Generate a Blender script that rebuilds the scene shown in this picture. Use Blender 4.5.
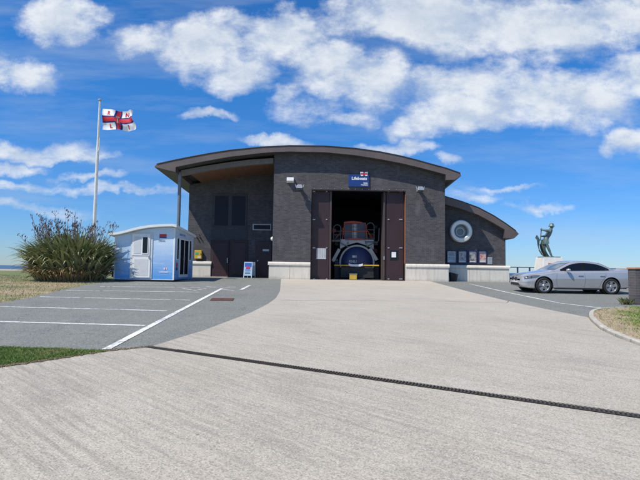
import bpy, bmesh, math, random
from mathutils import Vector, Matrix
R = math.radians
scene = bpy.context.scene
for o in list(bpy.data.objects): bpy.data.objects.remove(o)
COL = scene.collection
random.seed(7)

# ------------------------------------------------------------------ camera
FP = 481.0; CAMZ = 1.43; PITCH = math.atan(30/481.0); ROLL = R(0.88)
_F = Vector((0, math.cos(PITCH), math.sin(PITCH)))
_U0 = Vector((0, -math.sin(PITCH), math.cos(PITCH)))
_R0 = Vector((1, 0, 0))
_R = _R0*math.cos(ROLL) + _U0*math.sin(ROLL)
_U = _U0*math.cos(ROLL) - _R0*math.sin(ROLL)
cam_d = bpy.data.cameras.new('camera'); cam = bpy.data.objects.new('camera', cam_d); COL.objects.link(cam)
cam_d.sensor_fit = 'HORIZONTAL'; cam_d.sensor_width = 36; cam_d.lens = 36*FP/640
cam_d.clip_start = .05; cam_d.clip_end = 60000
m = Matrix.Identity(4)
for i in range(3):
    m[i][0] = _R[i]; m[i][1] = _U[i]; m[i][2] = -_F[i]
m[2][3] = CAMZ
cam.matrix_world = m
scene.camera = cam

# ------------------------------------------------------------------ sun, exposure
SUN = Vector((-.60, -.43, 1.0)).normalized()
sd = bpy.data.lights.new('sun', 'SUN'); sun = bpy.data.objects.new('sun', sd); COL.objects.link(sun)
sd.energy = 5.0; sd.angle = R(.53); sd.color = (1, .945, .86)
sun.location = SUN*60; sun.rotation_euler = SUN.to_track_quat('Z', 'Y').to_euler()
scene.view_settings.view_transform = 'Standard'; scene.view_settings.look = 'None'
scene.view_settings.exposure = 0; scene.view_settings.gamma = 1
scene.view_settings.use_curve_mapping = False

# ------------------------------------------------------------------ geometry helpers
SL = .033
def gz(y): return SL*y if y < 27 else SL*27
def ray(px, py):
    return _F + _R*((px-320)/FP) + _U*((240-py)/FP)
def pt(px, py, Y):
    d = ray(px, py); t = Y/d.y
    return Vector((d.x*t, Y, CAMZ+d.z*t))
def xz(px, py, Y):
    p = pt(px, py, Y); return (p.x, p.z)
def G(px, py):
    d = ray(px, py); t = CAMZ/(SL*d.y-d.z)
    return Vector((d.x*t, d.y*t, SL*d.y*t))

# ------------------------------------------------------------------ node helper
class NT:
    def __init__(s, nt): s.nt = nt; s.n = nt.nodes; s.l = nt.links
    def new(s, t, **k):
        n = s.n.new(t)
        for a, b in k.items(): setattr(n, a, b)
        return n
    def put(s, v, sock):
        if isinstance(v, bpy.types.NodeSocket): s.l.new(v, sock)
        elif v is not None: sock.default_value = v
    def m(s, op, a, b=None, c=None, clamp=False):
        n = s.new('ShaderNodeMath', operation=op, use_clamp=clamp)
        s.put(a, n.inputs[0]); s.put(b, n.inputs[1]); s.put(c, n.inputs[2]); return n.outputs[0]
    def vm(s, op, a, b=None, sc=None):
        n = s.new('ShaderNodeVectorMath', operation=op)
        s.put(a, n.inputs[0]); s.put(b, n.inputs[1])
        if sc is not None: n.inputs[3].default_value = sc
        return n.outputs['Value'] if op in ('LENGTH', 'DOT_PRODUCT', 'DISTANCE') else n.outputs[0]
    def noise(s, vec, scale, detail=4, rough=.55, dist=0):
        n = s.new('ShaderNodeTexNoise'); s.put(vec, n.inputs['Vector'])
        n.inputs['Scale'].default_value = scale; n.inputs['Detail'].default_value = detail
        n.inputs['Roughness'].default_value = rough; n.inputs['Distortion'].default_value = dist
        return n.outputs['Fac']
    def ramp(s, v, a, b, lo=0., hi=1., smooth=False):
        n = s.new('ShaderNodeMapRange'); n.clamp = True
        if smooth: n.interpolation_type = 'SMOOTHSTEP'
        s.put(v, n.inputs[0]); s.put(a, n.inputs[1]); s.put(b, n.inputs[2]); s.put(lo, n.inputs[3]); s.put(hi, n.inputs[4])
        return n.outputs[0]
    def mix(s, f, a, b, mode='MIX'):
        n = s.new('ShaderNodeMix', data_type='RGBA', blend_type=mode)
        s.put(f, n.inputs[0])
        for v, k in ((a, 6), (b, 7)):
            if isinstance(v, (tuple, list)): v = tuple(v)[:3]+(1,)
            s.put(v, n.inputs[k])
        return n.outputs[2]
    def xyz(s, v):
        n = s.new('ShaderNodeSeparateXYZ'); s.put(v, n.inputs[0]); return n.outputs
    def comb(s, x, y, z=0.):
        n = s.new('ShaderNodeCombineXYZ'); s.put(x, n.inputs[0]); s.put(y, n.inputs[1]); s.put(z, n.inputs[2]); return n.outputs[0]

# ------------------------------------------------------------------ world: blue sky with cumulus
w = bpy.data.worlds.new('World'); scene.world = w; w.use_nodes = True
N = NT(w.node_tree); N.n.clear()
sky = N.new('ShaderNodeTexSky', sky_type='NISHITA')
sky.sun_disc = False; sky.sun_elevation = math.asin(SUN.z); sky.sun_rotation = math.atan2(SUN.x, SUN.y)
sky.altitude = 0; sky.air_density = 1.0; sky.dust_density = .05; sky.ozone_density = 4.5
skyc = N.new('ShaderNodeHueSaturation'); N.put(sky.outputs[0], skyc.inputs['Color'])
skyc.inputs['Saturation'].default_value = 1.12; skyc.inputs['Value'].default_value = 1.0; skyc.inputs['Hue'].default_value = .5
tc = N.new('ShaderNodeTexCoord').outputs['Generated']
dx, dy, dz = N.xyz(tc)
yy = N.m('MAXIMUM', dy, .12)
u = N.m('DIVIDE', dx, yy); v = N.m('DIVIDE', dz, yy)
uv = N.comb(u, v, 0.)
tint = N.mix(N.ramp(dz, .0, .35), (.70, .92, 1.36), (.54, 1.26, 1.78))
skycol = N.mix(1., skyc.outputs[0], tint, 'MULTIPLY')
wob = N.new('ShaderNodeTexNoise'); N.put(uv, wob.inputs['Vector']); wob.inputs['Scale'].default_value = 5.5; wob.inputs['Detail'].default_value = 5; wob.inputs['Roughness'].default_value = .6
wv = N.vm('MULTIPLY', N.vm('SUBTRACT', wob.outputs['Color'], (.5, .5, .5)), (.15, .13, .15))
uvw = N.vm('ADD', uv, wv)
uu, vv, _ = N.xyz(uvw)
# px, py, rx, ry, weight, tilt
clouds = [(60,22,42,22,1.15,0),(84,14,26,14,.9,0),(18,72,46,19,1.0,.3),(150,34,48,20,1.0,0),(198,44,50,36,1.3,0),(238,74,38,22,1.1,0),
 (285,34,42,36,1.3,0),(325,66,48,34,1.15,0),(372,78,44,36,1.2,0),(300,112,38,12,.55,0),(282,98,20,10,.8,0),(208,114,28,7,.8,0),
 (420,10,90,30,1.5,0),(520,26,130,34,1.5,0),(620,14,60,24,1.2,0),(468,78,60,24,1.05,-.2),(418,122,34,20,1.1,-.5),(455,108,60,24,1.15,-.2),(520,100,70,30,1.15,0),
 (590,104,60,30,1.1,0),(640,82,50,24,1.05,0),(628,146,26,17,1.1,-.2),(30,150,70,11,.95,.25),(75,158,42,6,.8,.1),(10,166,42,7,.8,.1),(85,178,36,4,.6,0),(120,189,70,4,.6,0),(20,183,40,4,.5,0),
 (275,142,40,7,.9,0),(388,148,46,7,.85,0),(541,204,30,5,.62,0),(500,188,40,3,.4,0),(240,20,60,12,.6,0),(340,20,60,16,.6,0),(560,60,60,14,.5,0),(470,196,30,6,.45,0),(30,205,70,6,.45,0),(448,160,16,6,.6,0),(350,118,28,7,.6,0)]
acc = None
for (px, py, rx, ry, wt, tl) in clouds:
    d = ray(px, py); cu, cv = d.x/d.y, d.z/d.y
    a = N.m('MULTIPLY', N.m('SUBTRACT', uu, cu), FP/rx)
    b0 = N.m('MULTIPLY', N.m('SUBTRACT', vv, cv), FP/ry)
    b = N.m('MULTIPLY_ADD', a, tl, b0) if tl else b0
    q = N.m('MULTIPLY_ADD', a, a, N.m('MULTIPLY', b, b))
    e = N.m('MULTIPLY', N.m('SUBTRACT', 1.25, q), wt*.8)
    acc = e if acc is None else N.m('SMOOTH_MAX', acc, e, .35)
# elsewhere in the sky: broad procedural cumulus
behind = N.noise(tc, 2.6, 4, .55)
acc2 = N.ramp(behind, .5, .68, -.6, .9)
front = N.ramp(dy, .42, .62)
offc = N.m('MAXIMUM', N.ramp(N.m('ABSOLUTE', u), .85, 1.15), N.ramp(v, .75, 1.0))
front = N.m('MULTIPLY', front, N.m('SUBTRACT', 1., offc))
blob = N.m('ADD', N.m('MULTIPLY', N.m('MAXIMUM', acc, -1.), front), N.m('MULTIPLY', acc2, N.m('SUBTRACT', 1., front)))
vlog = N.m('MULTIPLY', N.m('LOGARITHM', N.m('ADD', N.m('MAXIMUM', v, 0.), .05), 2.71828), .22)
stretch = N.comb(u, N.m('ADD', N.m('MULTIPLY', v, 1.15), vlog), 0.)
f1 = N.noise(stretch, 7.0, 12, .64); 
dens = N.m('ADD', blob, N.m('MULTIPLY', N.m('SUBTRACT', f1, .5), N.ramp(v, .15, .5, 1.7, 3.0)))
cover = N.ramp(dens, -.12, 1.15, smooth=True)
cover = N.m('POWER', cover, .9)
# self shading: compare density a little towards the sun
sh = N.vm('ADD', stretch, (-.035, .055, 0.))
f2 = N.noise(sh, 7.0, 8, .62)
shade = N.ramp(N.m('SUBTRACT', f1, f2), -.10, .13)
thick = N.ramp(dens, .7, 1.9)
low = N.noise(stretch, 2.2, 3)
ccol = N.mix(shade, (6.5, 7.5, 9.0), (10.4, 10.7, 11.))
ccol = N.mix(N.m('MULTIPLY', thick, N.ramp(low, .35, .65, 0.15, .9)), ccol, (6.2, 7.1, 8.4))
cover = N.m('MULTIPLY', cover, N.ramp(v, .0, .10, .35, .93))
# thin high veil
veil = N.ramp(N.noise(N.comb(N.m('MULTIPLY', u, 1.2), N.m('MULTIPLY', v, 7.), 3.), 2.4, 5, .6), .46, .80, 0., .34)
full = N.mix(veil, skycol, (6.0, 7.0, 8.2))
full = N.mix(cover, full, ccol)
above = N.ramp(dz, -.002, .002)
full = N.mix(above, skycol, full)
bg = N.new('ShaderNodeBackground'); N.put(full, bg.inputs[0]); bg.inputs[1].default_value = .088
out = N.new('ShaderNodeOutputWorld'); N.l.new(bg.outputs[0], out.inputs[0])

# ------------------------------------------------------------------ materials
MATS = {}
def base_mat(name):
    mt = bpy.data.materials.new(name); mt.use_nodes = True
    n = NT(mt.node_tree); bs = mt.node_tree.nodes['Principled BSDF']
    MATS[name] = mt
    return mt, n, bs
def c4(c): return tuple(c)+(1,)
def plain(name, col, rough=.6, metal=0., var=.12, vscale=3., bump=0., bscale=40., coat=0., spec=.5):
    mt, n, bs = base_mat(name)
    co = n.new('ShaderNodeTexCoord').outputs['Object']
    f = n.noise(co, vscale, 5, .6)
    lo = tuple(c*(1-var) for c in col); hi = tuple(min(1, c*(1+var)) for c in col)
    n.put(n.mix(n.ramp(f, .3, .7), lo, hi), bs.inputs['Base Color'])
    n.put(n.ramp(n.noise(co, vscale*2.7, 4), .3, .7, max(0, rough-.06), min(1, rough+.06)), bs.inputs['Roughness'])
    bs.inputs['Metallic'].default_value = metal; bs.inputs['Coat Weight'].default_value = coat
    bs.inputs['Specular IOR Level'].default_value = spec
    bs.inputs['Coat Roughness'].default_value = .04
    if bump:
        b = n.new('ShaderNodeBump'); b.inputs['Strength'].default_value = bump; b.inputs['Distance'].default_value = .01
        n.put(n.noise(co, bscale, 5), b.inputs['Height']); n.l.new(b.outputs[0], bs.inputs['Normal'])
    return mt
def brick(name, c1, c2, mortar, bw=.225, bh=.075, ms=.012):
    mt, n, bs = base_mat(name)
    co = n.new('ShaderNodeTexCoord').outputs['Object']; x, y, z = n.xyz(co)
    vec = n.comb(n.m('ADD', x, y), z, 0.)
    bt = n.new('ShaderNodeTexBrick'); n.put(vec, bt.inputs['Vector'])
    bt.inputs['Scale'].default_value = 1; bt.inputs['Brick Width'].default_value = bw; bt.inputs['Row Height'].default_value = bh
    bt.inputs['Mortar Size'].default_value = ms*.5; bt.inputs['Mortar Smooth'].default_value = .2; bt.inputs['Bias'].default_value = -.1
    bt.inputs['Color1'].default_value = c4(c1); bt.inputs['Color2'].default_value = c4(c2); bt.inputs['Mortar'].default_value = c4(mortar)
    f = n.noise(vec, 1.1, 5, .65); f3 = n.noise(n.comb(n.m('MULTIPLY', x, 3.), z, 0.), .8, 4)
    colr = n.mix(n.ramp(f, .25, .75, .0, .5), bt.outputs['Color'], tuple(c*.72 for c in c1))
    colr = n.mix(n.ramp(f3, .55, .8, 0., .35), colr, tuple(min(1, c*1.9) for c in c2))
    n.put(colr, bs.inputs['Base Color']); bs.inputs['Roughness'].default_value = .8
    b = n.new('ShaderNodeBump'); b.inputs['Strength'].default_value = .7; b.inputs['Distance'].default_value = .008
    hgt = n.m('ADD', n.m('MULTIPLY', bt.outputs['Fac'], -1.), n.m('MULTIPLY', n.noise(co, 60, 3), .4))
    n.put(hgt, b.inputs['Height']); n.l.new(b.outputs[0], bs.inputs['Normal'])
    return mt
brick('dark_brick', (.052, .049, .054), (.102, .091, .096), (.140, .132, .132))
brick('grey_brick', (.075, .070, .074), (.125, .108, .104), (.17, .155, .145), .225, .08, .014)
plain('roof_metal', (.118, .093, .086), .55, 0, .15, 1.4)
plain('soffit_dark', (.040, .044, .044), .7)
plain('beam_beige', (.15, .125, .105), .6)
mt, n, bs = base_mat('timber_boards')
co = n.new('ShaderNodeTexCoord').outputs['Object']; x, y, z = n.xyz(co)
brd = n.m('FRACT', n.m('MULTIPLY', x, 7.)); gap = n.ramp(n.m('ABSOLUTE', n.m('SUBTRACT', brd, .5)), .44, .49)
gr = n.noise(n.vm('MULTIPLY', co, (12., 1., 12.)), 3, 5)
idn = n.new('ShaderNodeTexWhiteNoise', noise_dimensions='1D'); n.put(n.m('FLOOR', n.m('MULTIPLY', x, 7.)), idn.inputs['W'])
c_ = n.mix(gr, (.13, .062, .038), (.24, .12, .075)); c_ = n.mix(n.m('MULTIPLY', idn.outputs[0], .45), c_, (.11, .055, .038))
n.put(n.mix(gap, c_, (.04, .018, .012)), bs.inputs['Base Color']); bs.inputs['Roughness'].default_value = .6
mt, n, bs = base_mat('plinth_stone')
co = n.new('ShaderNodeTexCoord').outputs['Object']; x, y, z = n.xyz(co)
f = n.noise(co, 1.3, 6, .65); st = n.noise(n.vm('MULTIPLY', co, (5., 5., .5)), 1.6, 5)
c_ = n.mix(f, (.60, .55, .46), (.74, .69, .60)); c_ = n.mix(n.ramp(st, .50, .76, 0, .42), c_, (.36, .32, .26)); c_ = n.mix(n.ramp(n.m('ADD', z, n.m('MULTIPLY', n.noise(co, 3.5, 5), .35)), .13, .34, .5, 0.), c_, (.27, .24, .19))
n.put(c_, bs.inputs['Base Color']); bs.inputs['Roughness'].default_value = .85
b = n.new('ShaderNodeBump'); b.inputs['Strength'].default_value = .3; b.inputs['Distance'].default_value = .01
n.put(n.noise(co, 45, 4), b.inputs['Height']); n.l.new(b.outputs[0], bs.inputs['Normal'])
plain('door_maroon', (.036, .015, .018), .5, 0, .15, 2.)
plain('door_edge', (.065, .045, .042), .6)
plain('timber_orange', (.30, .105, .045), .6)
plain('steel_grey', (.30, .31, .32), .45, .4)
plain('post_grey', (.16, .175, .20), .5, .2)
plain('galv', (.46, .47, .48), .4, .6)
plain('white_paint', (.78, .78, .76), .45, 0, .05)
plain('off_white', (.62, .63, .62), .5, 0, .08)
plain('black_matte', (.02, .02, .022), .6)
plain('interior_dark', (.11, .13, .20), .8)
plain('dim_steel', (.13, .14, .155), .6, .3)
plain('dull_red', (.34, .045, .025), .5)
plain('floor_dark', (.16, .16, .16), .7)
plain('navy', (.012, .022, .085), .45, 0, .1)
plain('sign_blue', (.012, .045, .19), .35, 0, .04)
plain('bright_blue', (.02, .10, .42), .4)
plain('red_paint', (.52, .028, .028), .4)
plain('yellow_paint', (.62, .40, .045), .5)
plain('green_paint', (.05, .40, .22), .5)
plain('grey_light', (.38, .40, .41), .5)
plain('pole_white', (.72, .71, .66), .4, 0, .08, 6)
plain('bronze', (.135, .19, .175), .45, .2, .35, 6, .3, 30)
plain('statue_white', (.74, .72, .68), .7, 0, .08, 3, .2)
plain('tan_cap', (.42, .22, .125), .8, 0, .2, 6, .3)
plain('sandstone_cap', (.50, .38, .27), .8, 0, .2, 6, .3)
plain('kerb_stone', (.46, .42, .35), .85, 0, .22, 5, .4, 60)
mt, n, bs = base_mat('line_white')
co = n.new('ShaderNodeTexCoord').outputs['Object']
wr_ = n.ramp(n.m('ADD', n.noise(co, 9, 6, .75), n.m('MULTIPLY', n.noise(co, 1.1, 3), .5)), .70, .92)
n.put(n.mix(wr_, (.78, .78, .74), (.26, .26, .25)), bs.inputs['Base Color']); bs.inputs['Roughness'].default_value = .85
plain('dry_soil', (.36, .28, .18), .95, 0, .25, 6, .6, 40)
plain('rust_metal', (.14, .055, .035), .8, .3, .3, 12)
plain('grate_metal', (.115, .092, .068), .6, .6, .25, 8)
plain('drain_shade', (.018, .015, .012), .9)
plain('soil', (.13, .095, .06), .95, 0, .35, 9, .5)
plain('steel_ring', (.70, .69, .65), .32, .35, .06)
plain('rubber', (.016, .016, .017), .75)
plain('alloy', (.50, .51, .53), .3, .75, .05)
plain('chrome', (.70, .71, .72), .12, 1.)
plain('plate', (.75, .75, .72), .4)
plain('lamp_glass', (.13, .14, .15), .12, .2)
plain('amber', (.5, .13, .02), .3)
plain('seam', (.05, .053, .058), .7)
plain('skin_poster', (.45, .30, .25), .4)
mt, n, bs = base_mat('car_silver')
co = n.new('ShaderNodeTexCoord').outputs['Object']
n.put(n.mix(n.noise(co, 2.5, 3), (.45, .45, .455), (.49, .49, .495)), bs.inputs['Base Color']); bs.inputs['Metallic'].default_value = .45
bs.inputs['Roughness'].default_value = .34; bs.inputs['Coat Weight'].default_value = 1.; bs.inputs['Coat Roughness'].default_value = .03
mt, n, bs = base_mat('dark_glass')
bs.inputs['Base Color'].default_value = (.006, .008, .012, 1); bs.inputs['Roughness'].default_value = .04; bs.inputs['Specular IOR Level'].default_value = .38
mt, n, bs = base_mat('screen_glass')
bs.inputs['Base Color'].default_value = (.035, .05, .055, 1); bs.inputs['Roughness'].default_value = .05; bs.inputs['Specular IOR Level'].default_value = 1.0; bs.inputs['Coat Weight'].default_value = 1
mt, n, bs = base_mat('round_glass')
bs.inputs['Base Color'].default_value = (.05, .09, .11, 1); bs.inputs['Roughness'].default_value = .08; bs.inputs['Specular IOR Level'].default_value = 1.0
# kiosk panels: printed picture of the sea
mt, n, bs = base_mat('sea_print')
co = n.new('ShaderNodeTexCoord').outputs['Object']; x, y, z = n.xyz(co)
wv_ = n.noise(n.comb(n.m('ADD', x, y), n.m('MULTIPLY', z, 5.), 0.), 1.3, 6, .6)
zz = n.m('ADD', z, n.m('MULTIPLY', n.m('SUBTRACT', wv_, .5), .9))
c_ = n.mix(n.ramp(zz, .2, 1.9), (.10, .33, .70), (.58, .70, .82))
c_ = n.mix(n.ramp(wv_, .56, .72, 0., .5), c_, (.62, .78, .90))
n.put(c_, bs.inputs['Base Color']); bs.inputs['Roughness'].default_value = .4
# poster print
def poster_mat(name, a, b_, c, sc, seed):
    mt, n, bs = base_mat(name)
    co = n.new('ShaderNodeTexCoord').outputs['Object']
    v_ = n.vm('ADD', co, (seed, seed*2., seed*.7))
    f = n.noise(v_, sc, 3); g = n.noise(v_, sc*2.1, 4)
    x, y, z = n.xyz(co)
    cc = n.mix(n.ramp(f, .42, .52), a, b_); cc = n.mix(n.ramp(g, .56, .62), cc, c)
    n.put(cc, bs.inputs['Base Color']); bs.inputs['Roughness'].default_value = .35
for i, (a, b_, c) in enumerate([((.50,.55,.58),(.36,.42,.47),(.62,.64,.64)), ((.25,.30,.36),(.42,.44,.46),(.35,.10,.08)),
                                ((.10,.11,.13),(.38,.36,.35),(.30,.09,.08)), ((.48,.12,.10),(.50,.40,.36),(.55,.50,.46))]):
    poster_mat('poster_%s' % 'abcd'[i], a, b_, c, 4., i*3.3)
# ground materials
def nbump(n, bs, h, strength, dist):
    b = n.new('ShaderNodeBump'); b.inputs['Strength'].default_value = strength; b.inputs['Distance'].default_value = dist
    n.put(h, b.inputs['Height']); n.l.new(b.outputs[0], bs.inputs['Normal'])
mt, n, bs = base_mat('concrete')
co = n.new('ShaderNodeTexCoord').outputs['Object']
mp = n.new('ShaderNodeMapping'); n.put(co, mp.inputs['Vector']); mp.inputs['Rotation'].default_value = (0, 0, R(42))
rv = mp.outputs[0]
warp = n.noise(co, .7, 3)
x0w = n.xyz(co)[0]
x, y, z = n.xyz(rv); wrv = n.comb(x, n.m('ADD', y, n.m('MULTIPLY', warp, .09)), 0.)
streak = n.noise(n.vm('MULTIPLY', wrv, (.8, 11., 1.)), 1.3, 6, .72)
streak2 = n.noise(n.vm('MULTIPLY', wrv, (2.5, 36., 1.)), 1., 4, .7)
big = n.noise(co, .16, 5, .6); mid = n.noise(co, .8, 8, .72); agg = n.noise(co, 75, 3, .8); fine = n.noise(co, 120, 3, .7)
zone = n.ramp(n.noise(co, .33, 4, .6), .38, .62)
patch = n.noise(n.vm('MULTIPLY', rv, (.6, 1.3, 1.)), .7, 8, .75)
c_ = n.mix(n.ramp(mid, .3, .7), (.415, .362, .275), (.550, .490, .388))
c_ = n.mix(n.ramp(big, .35, .7, 0., .5), c_, (.55, .495, .405))
c_ = n.mix(n.m('MULTIPLY', n.ramp(streak, .50, .62, 0., .55), n.ramp(zone, 0., 1., .35, 1.)), c_, (.25, .225, .19))
c_ = n.mix(n.ramp(patch, .52, .70, 0., .58), c_, (.255, .235, .205))
c_ = n.mix(n.ramp(patch, .26, .42, .40, 0.), c_, (.62, .59, .53))
c_ = n.mix(n.ramp(agg, .54, .70, 0., .75), c_, (.19, .17, .145))
c_ = n.mix(n.ramp(agg, .30, .44, .6, 0.), c_, (.66, .61, .53))
c_ = n.mix(n.ramp(fine, .56, .70, 0., .55), c_, (.20, .18, .155))
vc = n.new('ShaderNodeTexVoronoi'); n.put(n.vm('ADD', co, n.comb(n.m('MULTIPLY', agg, .02), 0., 0.)), vc.inputs['Vector']); vc.inputs['Scale'].default_value = 92
peb = n.xyz(vc.outputs['Color'])[0]
c_ = n.mix(n.ramp(peb, .66, .95, 0., .55), c_, (.20, .178, .142)); c_ = n.mix(n.ramp(peb, .05, .30, .42, 0.), c_, (.68, .63, .54))
rid = n.noise(n.vm('MULTIPLY', wrv, (.5, 17., 1.)), 1.0, 2, .5)
lz = n.m('MULTIPLY', n.ramp(x0w, -4.5, 1.5, 1., .25), n.ramp(zone, 0., 1., .5, 1.))
c_ = n.mix(n.m('MULTIPLY', n.ramp(rid, .50, .60, 0., .50), lz), c_, (.235, .210, .170))
spk = n.new('ShaderNodeTexVoronoi'); n.put(co, spk.inputs['Vector']); spk.inputs['Scale'].default_value = 3.1
c_ = n.mix(n.m('MULTIPLY', n.ramp(spk.outputs['Distance'], .03, .06, .6, 0.), n.ramp(mid, .5, .55)), c_, (.12, .10, .085))
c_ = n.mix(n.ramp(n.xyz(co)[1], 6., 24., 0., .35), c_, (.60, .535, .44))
oil = n.noise(co, 1.6, 3, .5); c_ = n.mix(n.ramp(oil, .70, .76, 0., .38), c_, (.17, .15, .125))
n.put(c_, bs.inputs['Base Color']); bs.inputs['Roughness'].default_value = .92
h = n.m('ADD', n.m('MULTIPLY', n.m('MULTIPLY', streak2, zone), .9), n.m('ADD', n.m('MULTIPLY', agg, .7), n.m('ADD', n.m('MULTIPLY', rid, .9), n.m('MULTIPLY', peb, .5))))
nbump(n, bs, h, .7, .011)
mt, n, bs = base_mat('asphalt')
co = n.new('ShaderNodeTexCoord').outputs['Object']
big = n.noise(co, .28, 6, .65); agg = n.noise(co, 95, 3, .7); mid = n.noise(co, 2.6, 6, .7)
c_ = n.mix(n.ramp(big, .3, .7), (.148, .156, .136), (.205, .210, .180))
c_ = n.mix(n.ramp(mid, .48, .75, 0., .6), c_, (.27, .262, .235)); c_ = n.mix(n.ramp(mid, .25, .42, .5, 0.), c_, (.11, .115, .115))
pt_ = n.noise(n.vm('MULTIPLY', co, (1., .4, 1.)), .9, 7, .7); c_ = n.mix(n.ramp(pt_, .58, .70, 0., .5), c_, (.10, .105, .105))
crk = n.new('ShaderNodeTexVoronoi', feature='DISTANCE_TO_EDGE'); n.put(n.vm('ADD', co, n.comb(n.noise(co, 2.2, 4), n.noise(co, 2.9, 4), 0.)), crk.inputs['Vector']); crk.inputs['Scale'].default_value = .28
c_ = n.mix(n.ramp(crk.outputs['Distance'], .0, .006, .7, 0.), c_, (.06, .06, .06))
vc = n.new('ShaderNodeTexVoronoi'); n.put(co, vc.inputs['Vector']); vc.inputs['Scale'].default_value = 70
peb = n.xyz(vc.outputs['Color'])[0]
c_ = n.mix(n.ramp(peb, .6, .95, 0., .6), c_, (.35, .345, .31)); c_ = n.mix(n.ramp(peb, .05, .4, .6, 0.), c_, (.085, .088, .085))
n.put(c_, bs.inputs['Base Color']); bs.inputs['Roughness'].default_value = .9
nbump(n, bs, agg, .6, .007)
mt, n, bs = base_mat('lawn')
co = n.new('ShaderNodeTexCoord').outputs['Object']; x, y, z = n.xyz(co)
f = n.noise(co, .35, 6, .65); g = n.noise(co, 14, 5, .7); far = n.ramp(y, 19., 26.)
dry = n.mix(n.ramp(g, .3, .7), (.30, .225, .125), (.44, .35, .21)); grn = n.mix(n.ramp(g, .3, .7), (.095, .13, .035), (.19, .215, .075))
k = n.ramp(n.m('ADD', f, n.m('MULTIPLY', far, .17)), .46, .62)
nearg = n.ramp(y, 9., 10.5, 1., 0.)
n.put(n.mix(n.m('MAXIMUM', k, nearg), dry, grn), bs.inputs['Base Color']); bs.inputs['Roughness'].default_value = .95
nbump(n, bs, g, .8, .03)
plain('sand', (.40, .33, .26), .95, 0, .12, .01)
mt, n, bs = base_mat('sea_water')
bs.inputs['Base Color'].default_value = (.025, .075, .13, 1); bs.inputs['Roughness'].default_value = .35
co = n.new('ShaderNodeTexCoord').outputs['Object']; nbump(n, bs, n.noise(co, .2, 5), .6, .5)
def leafmat(name, a, b_, c, sc=2.5):
    mt, n, bs = base_mat(name)
    geo = n.new('ShaderNodeNewGeometry').outputs['Random Per Island']
    co = n.new('ShaderNodeTexCoord').outputs['Object']
    cc = n.mix(geo, a, b_); cc = n.mix(n.ramp(n.noise(co, sc, 3), .5, .72, 0, .7), cc, c)
    n.put(cc, bs.inputs['Base Color']); bs.inputs['Roughness'].default_value = .5
leafmat('flax_leaf', (.095, .135, .050), (.40, .42, .22), (.46, .42, .24))
leafmat('flax_dead', (.26, .19, .10), (.40, .31, .18), (.15, .10, .06))
leafmat('flower_dark', (.09, .045, .04), (.26, .15, .12), (.14, .10, .07))
leafmat('grass_blade', (.095, .165, .030), (.24, .34, .075), (.34, .31, .12), 1.2)
leafmat('grass_dry', (.28, .22, .11), (.42, .34, .20), (.16, .17, .06), .8)
leafmat('weed', (.04, .06, .02), (.12, .13, .05), (.20, .15, .08))

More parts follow.
